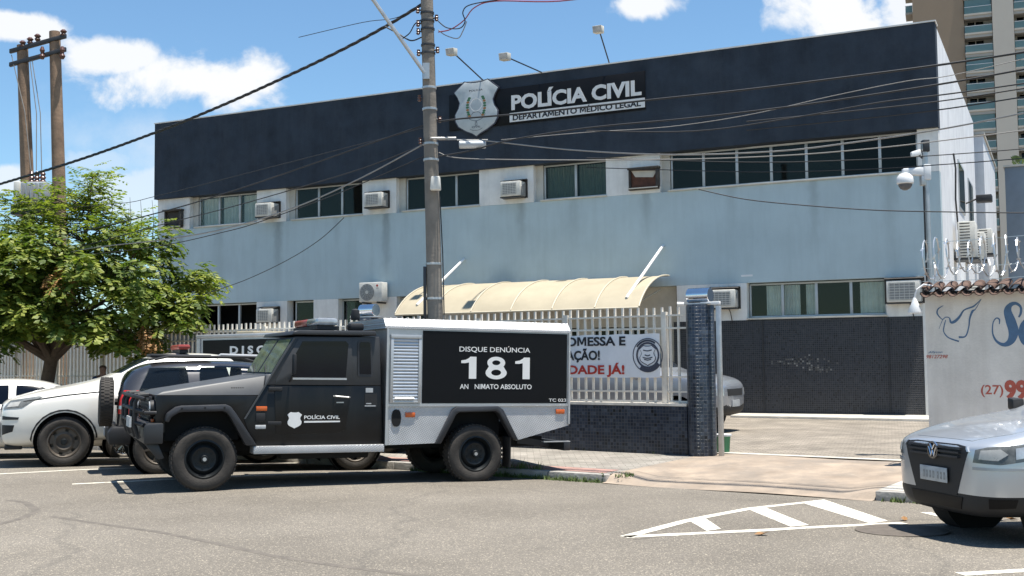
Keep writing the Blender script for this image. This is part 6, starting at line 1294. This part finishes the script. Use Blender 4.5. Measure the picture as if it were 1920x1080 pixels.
# a few bare twigs above the right shoulder
for px, py, hgt in ((205, 405, 40), (240, 430, 60), (262, 425, 50), (285, 430, 55), (232, 420, 30)):
    a = at(px, py+25, TD0)-tb; b = at(px+rt.uniform(-6, 14), py-hgt, TD0)-tb; tk.tube([a, a.lerp(b, .5)+Vector((.04, 0, 0)), b], [.012, .008, .004], 4)
tk.build('trunk', 'bark', tree, smooth=True)
lv = MB(); dl = MB()
def spray(mb, base, az_, droop, L_, n, w):
    d = Vector((cos(az_), sin(az_), .25)); p = Vector(base); step = L_/n; side = Vector((-sin(az_), cos(az_), 0))
    for i in range(n):
        d = Vector((d.x, d.y, d.z-droop/n)).normalized(); p = p+d*step
        for s in (-1, 1):
            ll = w*(1-.45*abs(i/n-.4))*rt.uniform(.8, 1.2); o = (side*s+d*.35+Vector((0, 0, rt.uniform(-.55, .05)))).normalized(); wd = d.cross(o).cross(o).normalized()*ll*.27
            q = p+o*ll*.5+Vector((0, 0, rt.uniform(-.015, .015)))
            mb.add([p+o*.01, q+wd, p+o*ll, q-wd], [(0, 1, 2, 3)])
for p in clumps:
    c = p; top = p.z > 4.4
    out = atan2(c.y, c.x)
    for _ in range(15 if not top else 15):
        off = Vector((rt.gauss(0, .17), rt.gauss(0, .17), rt.gauss(0, .12)))
        spray(lv, c+off, (rt.uniform(-pi, pi) if rt.random() < .5 else out+rt.gauss(0, .7)), rt.uniform(.5, 1.7) if not top else rt.uniform(-.2, .8), rt.uniform(.30, .52), 6, rt.uniform(.15, .23) if not top else rt.uniform(.10, .16))
for px, py, D in ((280, 622, 24.0), (276, 635, 24.0), (100, 525, 23.0), (120, 528, 23.0)):
    c = at(px, py, D)-tb
    for _ in range(9): spray(dl, c+Vector((rt.gauss(0, .06), rt.gauss(0, .1), rt.gauss(0, .12))), rt.uniform(-pi, pi), 2.0, .3, 5, .12)
lv.build('crown', 'leaf', tree); dl.build('withered_leaves', 'dryleaf', tree)
# street light canister seen through the crown
can = thing('wall_canister', 'small pale metal drum lamp seen between tree and building corner', 'lamp', bl(-.42, -.2, 5.25)); MB().lathe([(.16, -.22), (.17, -.2), (.17, .2), (.16, .22)], (0, 0, 0), 'x', 18).build('drum', 'steel', can, smooth=True); MB().tube([(.1, .1, -.1), (.5, .4, -.15)], .03, 6).build('arm', 'steel', can)

# ------------------------------------------------------------ person behind the pickup bonnet
pp = at(193, 690, 24.2); pp.z = walkz(min(QW, max(Q0, pp.dot(QN))))
per = thing('person', 'person with short dark hair and navy shirt standing beyond the white pickup', 'person', pp, radians(200))
def skinmesh(name, mat, V_, E_, R_, parent):
    me = bpy.data.meshes.new(name); me.from_pydata(V_, E_, []); o = bpy.data.objects.new(name, me); COL.objects.link(o)
    o.modifiers.new('k', 'SKIN'); s = o.modifiers.new('s', 'SUBSURF'); s.levels = 2
    for i, r in enumerate(R_): d = me.skin_vertices[0].data[i]; d.radius = (r, r) if not isinstance(r, tuple) else r; d.use_root = i == 0
    dg = bpy.context.evaluated_depsgraph_get(); m2 = bpy.data.meshes.new_from_object(o.evaluated_get(dg)); bpy.data.objects.remove(o); m2.materials.clear(); m2.shade_smooth(); return link(name, m2, mat, parent)
H_ = 1.56
sc = lambda P: [(x*H_, y*H_, z*H_) for x, y, z in P]
V_ = sc([(0, 0, .52), (0, 0, .62), (0, 0, .74), (0, 0, .82), (0, .005, .86), (0, .01, .90), (0, .012, .945), (0, .01, .98),
      (.055, 0, .50), (.06, .01, .28), (.06, -.01, .05), (.06, .07, .02), (-.055, 0, .50), (-.06, .01, .28), (-.06, -.01, .05), (-.06, .07, .02),
      (.10, 0, .81), (.13, -.02, .64), (.13, .05, .50), (.13, .07, .45), (-.10, 0, .81), (-.13, -.02, .64), (-.13, .05, .50), (-.13, .07, .45)])
E_ = [(0, 1), (1, 2), (2, 3), (3, 4), (4, 5), (5, 6), (6, 7), (0, 8), (8, 9), (9, 10), (10, 11), (0, 12), (12, 13), (13, 14), (14, 15), (3, 16), (16, 17), (17, 18), (18, 19), (3, 20), (20, 21), (21, 22), (22, 23)]
R_ = [(.16, .12), (.13, .10), (.15, .11), (.10, .08), .05, (.07, .08), (.082, .095), (.05, .06), .085, .058, .042, .03, .085, .058, .042, .03, .055, .045, .034, .03, .055, .045, .034, .03]
skinmesh('body', 'skin', V_, E_, R_, per)
skinmesh('shirt', 'shirt', sc([(0, 0, .53), (0, 0, .63), (0, 0, .74), (0, 0, .815), (.10, 0, .81), (.125, -.012, .70), (-.10, 0, .81), (-.125, -.012, .70)]), [(0, 1), (1, 2), (2, 3), (3, 4), (4, 5), (3, 6), (6, 7)], [(.175, .135), (.15, .115), (.165, .125), (.11, .09), .068, .062, .068, .062], per)
skinmesh('trousers', 'trousers', sc([(0, 0, .53), (.055, 0, .49), (.06, .01, .28), (.06, -.01, .06), (-.055, 0, .49), (-.06, .01, .28), (-.06, -.01, .06)]), [(0, 1), (1, 2), (2, 3), (0, 4), (4, 5), (5, 6)], [(.17, .13), .10, .075, .06, .10, .075, .06], per)
skinmesh('hair', 'hair', sc([(0, -.012, .92), (0, -.006, .955), (0, .002, .985)]), [(0, 1), (1, 2)], [(.075, .075), (.092, .095), (.06, .07)], per)

# ------------------------------------------------------------ small things
def tuft(mb, p, h, n, sp):
    for _ in range(n):
        a = random.uniform(0, 6.28); b = Vector(p)+Vector((random.gauss(0, sp), random.gauss(0, sp), 0)); l = h*random.uniform(.5, 1.3); t = b+Vector((cos(a)*l*.5, sin(a)*l*.5, l)); w = Vector((-sin(a), cos(a), 0))*.008
        mb.add([b-w, b+w, b.lerp(t, .6)+w*.6, t, b.lerp(t, .6)-w*.6], [(0, 1, 2, 3, 4)])
gm = MB()
for i in range(260):
    t = random.uniform(-11.5, TG0-.05) if i < 190 else random.uniform(TG1+.1, -1.0); tuft(gm, tq(t, Q0-.05+random.gauss(0, .025), -.105), random.uniform(.03, .09), 7, .03)
for i in range(26): t = random.uniform(-10.5, -9.2); tuft(gm, tq(t, Q0+.13, .0), random.uniform(.06, .16), 6, .03)
for i in range(30): tuft(gm, tq(random.uniform(-13, -7.6), QW-.06, .05), .05, 5, .03)
for i in range(24): tuft(gm, tq(TG0+random.uniform(-.1, .25), Q0+random.uniform(0, .35), -.02), .05, 6, .03)
tag(gm.build('grass', 'grass', None), 'weedy grass growing along the kerb and wall foot', 'grass', None, 'stuff')
for i, (px, py, lab) in enumerate(((1428, 1004, 'dry brown leaf lying on the road below the hatched marking'), (1695, 976, 'dry brown leaf at the right tip of the hatched marking'), (1895, 975, 'dry brown leaf lying under the silver hatchback'))):
    p = onroad(px, py); m = MB(); l = .07
    m.add([(-l, 0, .012), (-l*.3, .035, .03), (l*.4, .03, .02), (l, 0, .035), (l*.4, -.03, .03), (-l*.3, -.035, .015), (0, 0, .006)], [(0, 1, 6), (1, 2, 6), (2, 3, 6), (3, 4, 6), (4, 5, 6), (5, 0, 6)])
    o = m.build('fallen_leaf', 'dryleaf', None); o.location = p; o.rotation_euler = (0, 0, i*1.3); tag(o, lab, 'leaf', 'fallen leaves')
patch_p = onroad(1640, 996); o = MB().lathe([(.42, .0015), (.01, .0015)], (0, 0, 0), 'z', 40, False).build('road_patch', mk('dark_patch', (.105, .088, .072), .85, 0, .25, 9, .4, 30), None); o.location = (patch_p.x+.25, patch_p.y, 0); o.scale = (1, .9, 1); tag(o, 'dark round patch on the road left of the silver hatchback', 'dark_patch')  # flat disc, darker than the asphalt around it
gb = FT('green_bucket', 'green plastic bucket on the ground behind the gate post', 'bucket', None, .22, .55, .07); MB().lathe([(.10, 0), (.12, .26), (.135, .28), (.128, .29), (.112, .26), (.09, .02), (.004, .02)], (0, 0, 0), 'z', 20, False).build('pail', 'greenplastic', gb, smooth=True); MB().lathe([(.137, .27), (.14, .30), (.004, .31)], (0, 0, 0), 'z', 20, False).build('lid', 'lampwhite', gb, smooth=True)
# pale boundary wall across the left background
bw = thing('background_wall', 'low pale wall behind the fence at the far left', 'wall', bl(-.3, 1.0, 0), BA); box('wall', 'jamb', bw, -30, 0, 0, .25, -.1, 2.5); box('coping', 'pale', bw, -30, 0, -.05, .30, 2.503, 2.58)
bpy.context.view_layer.update()
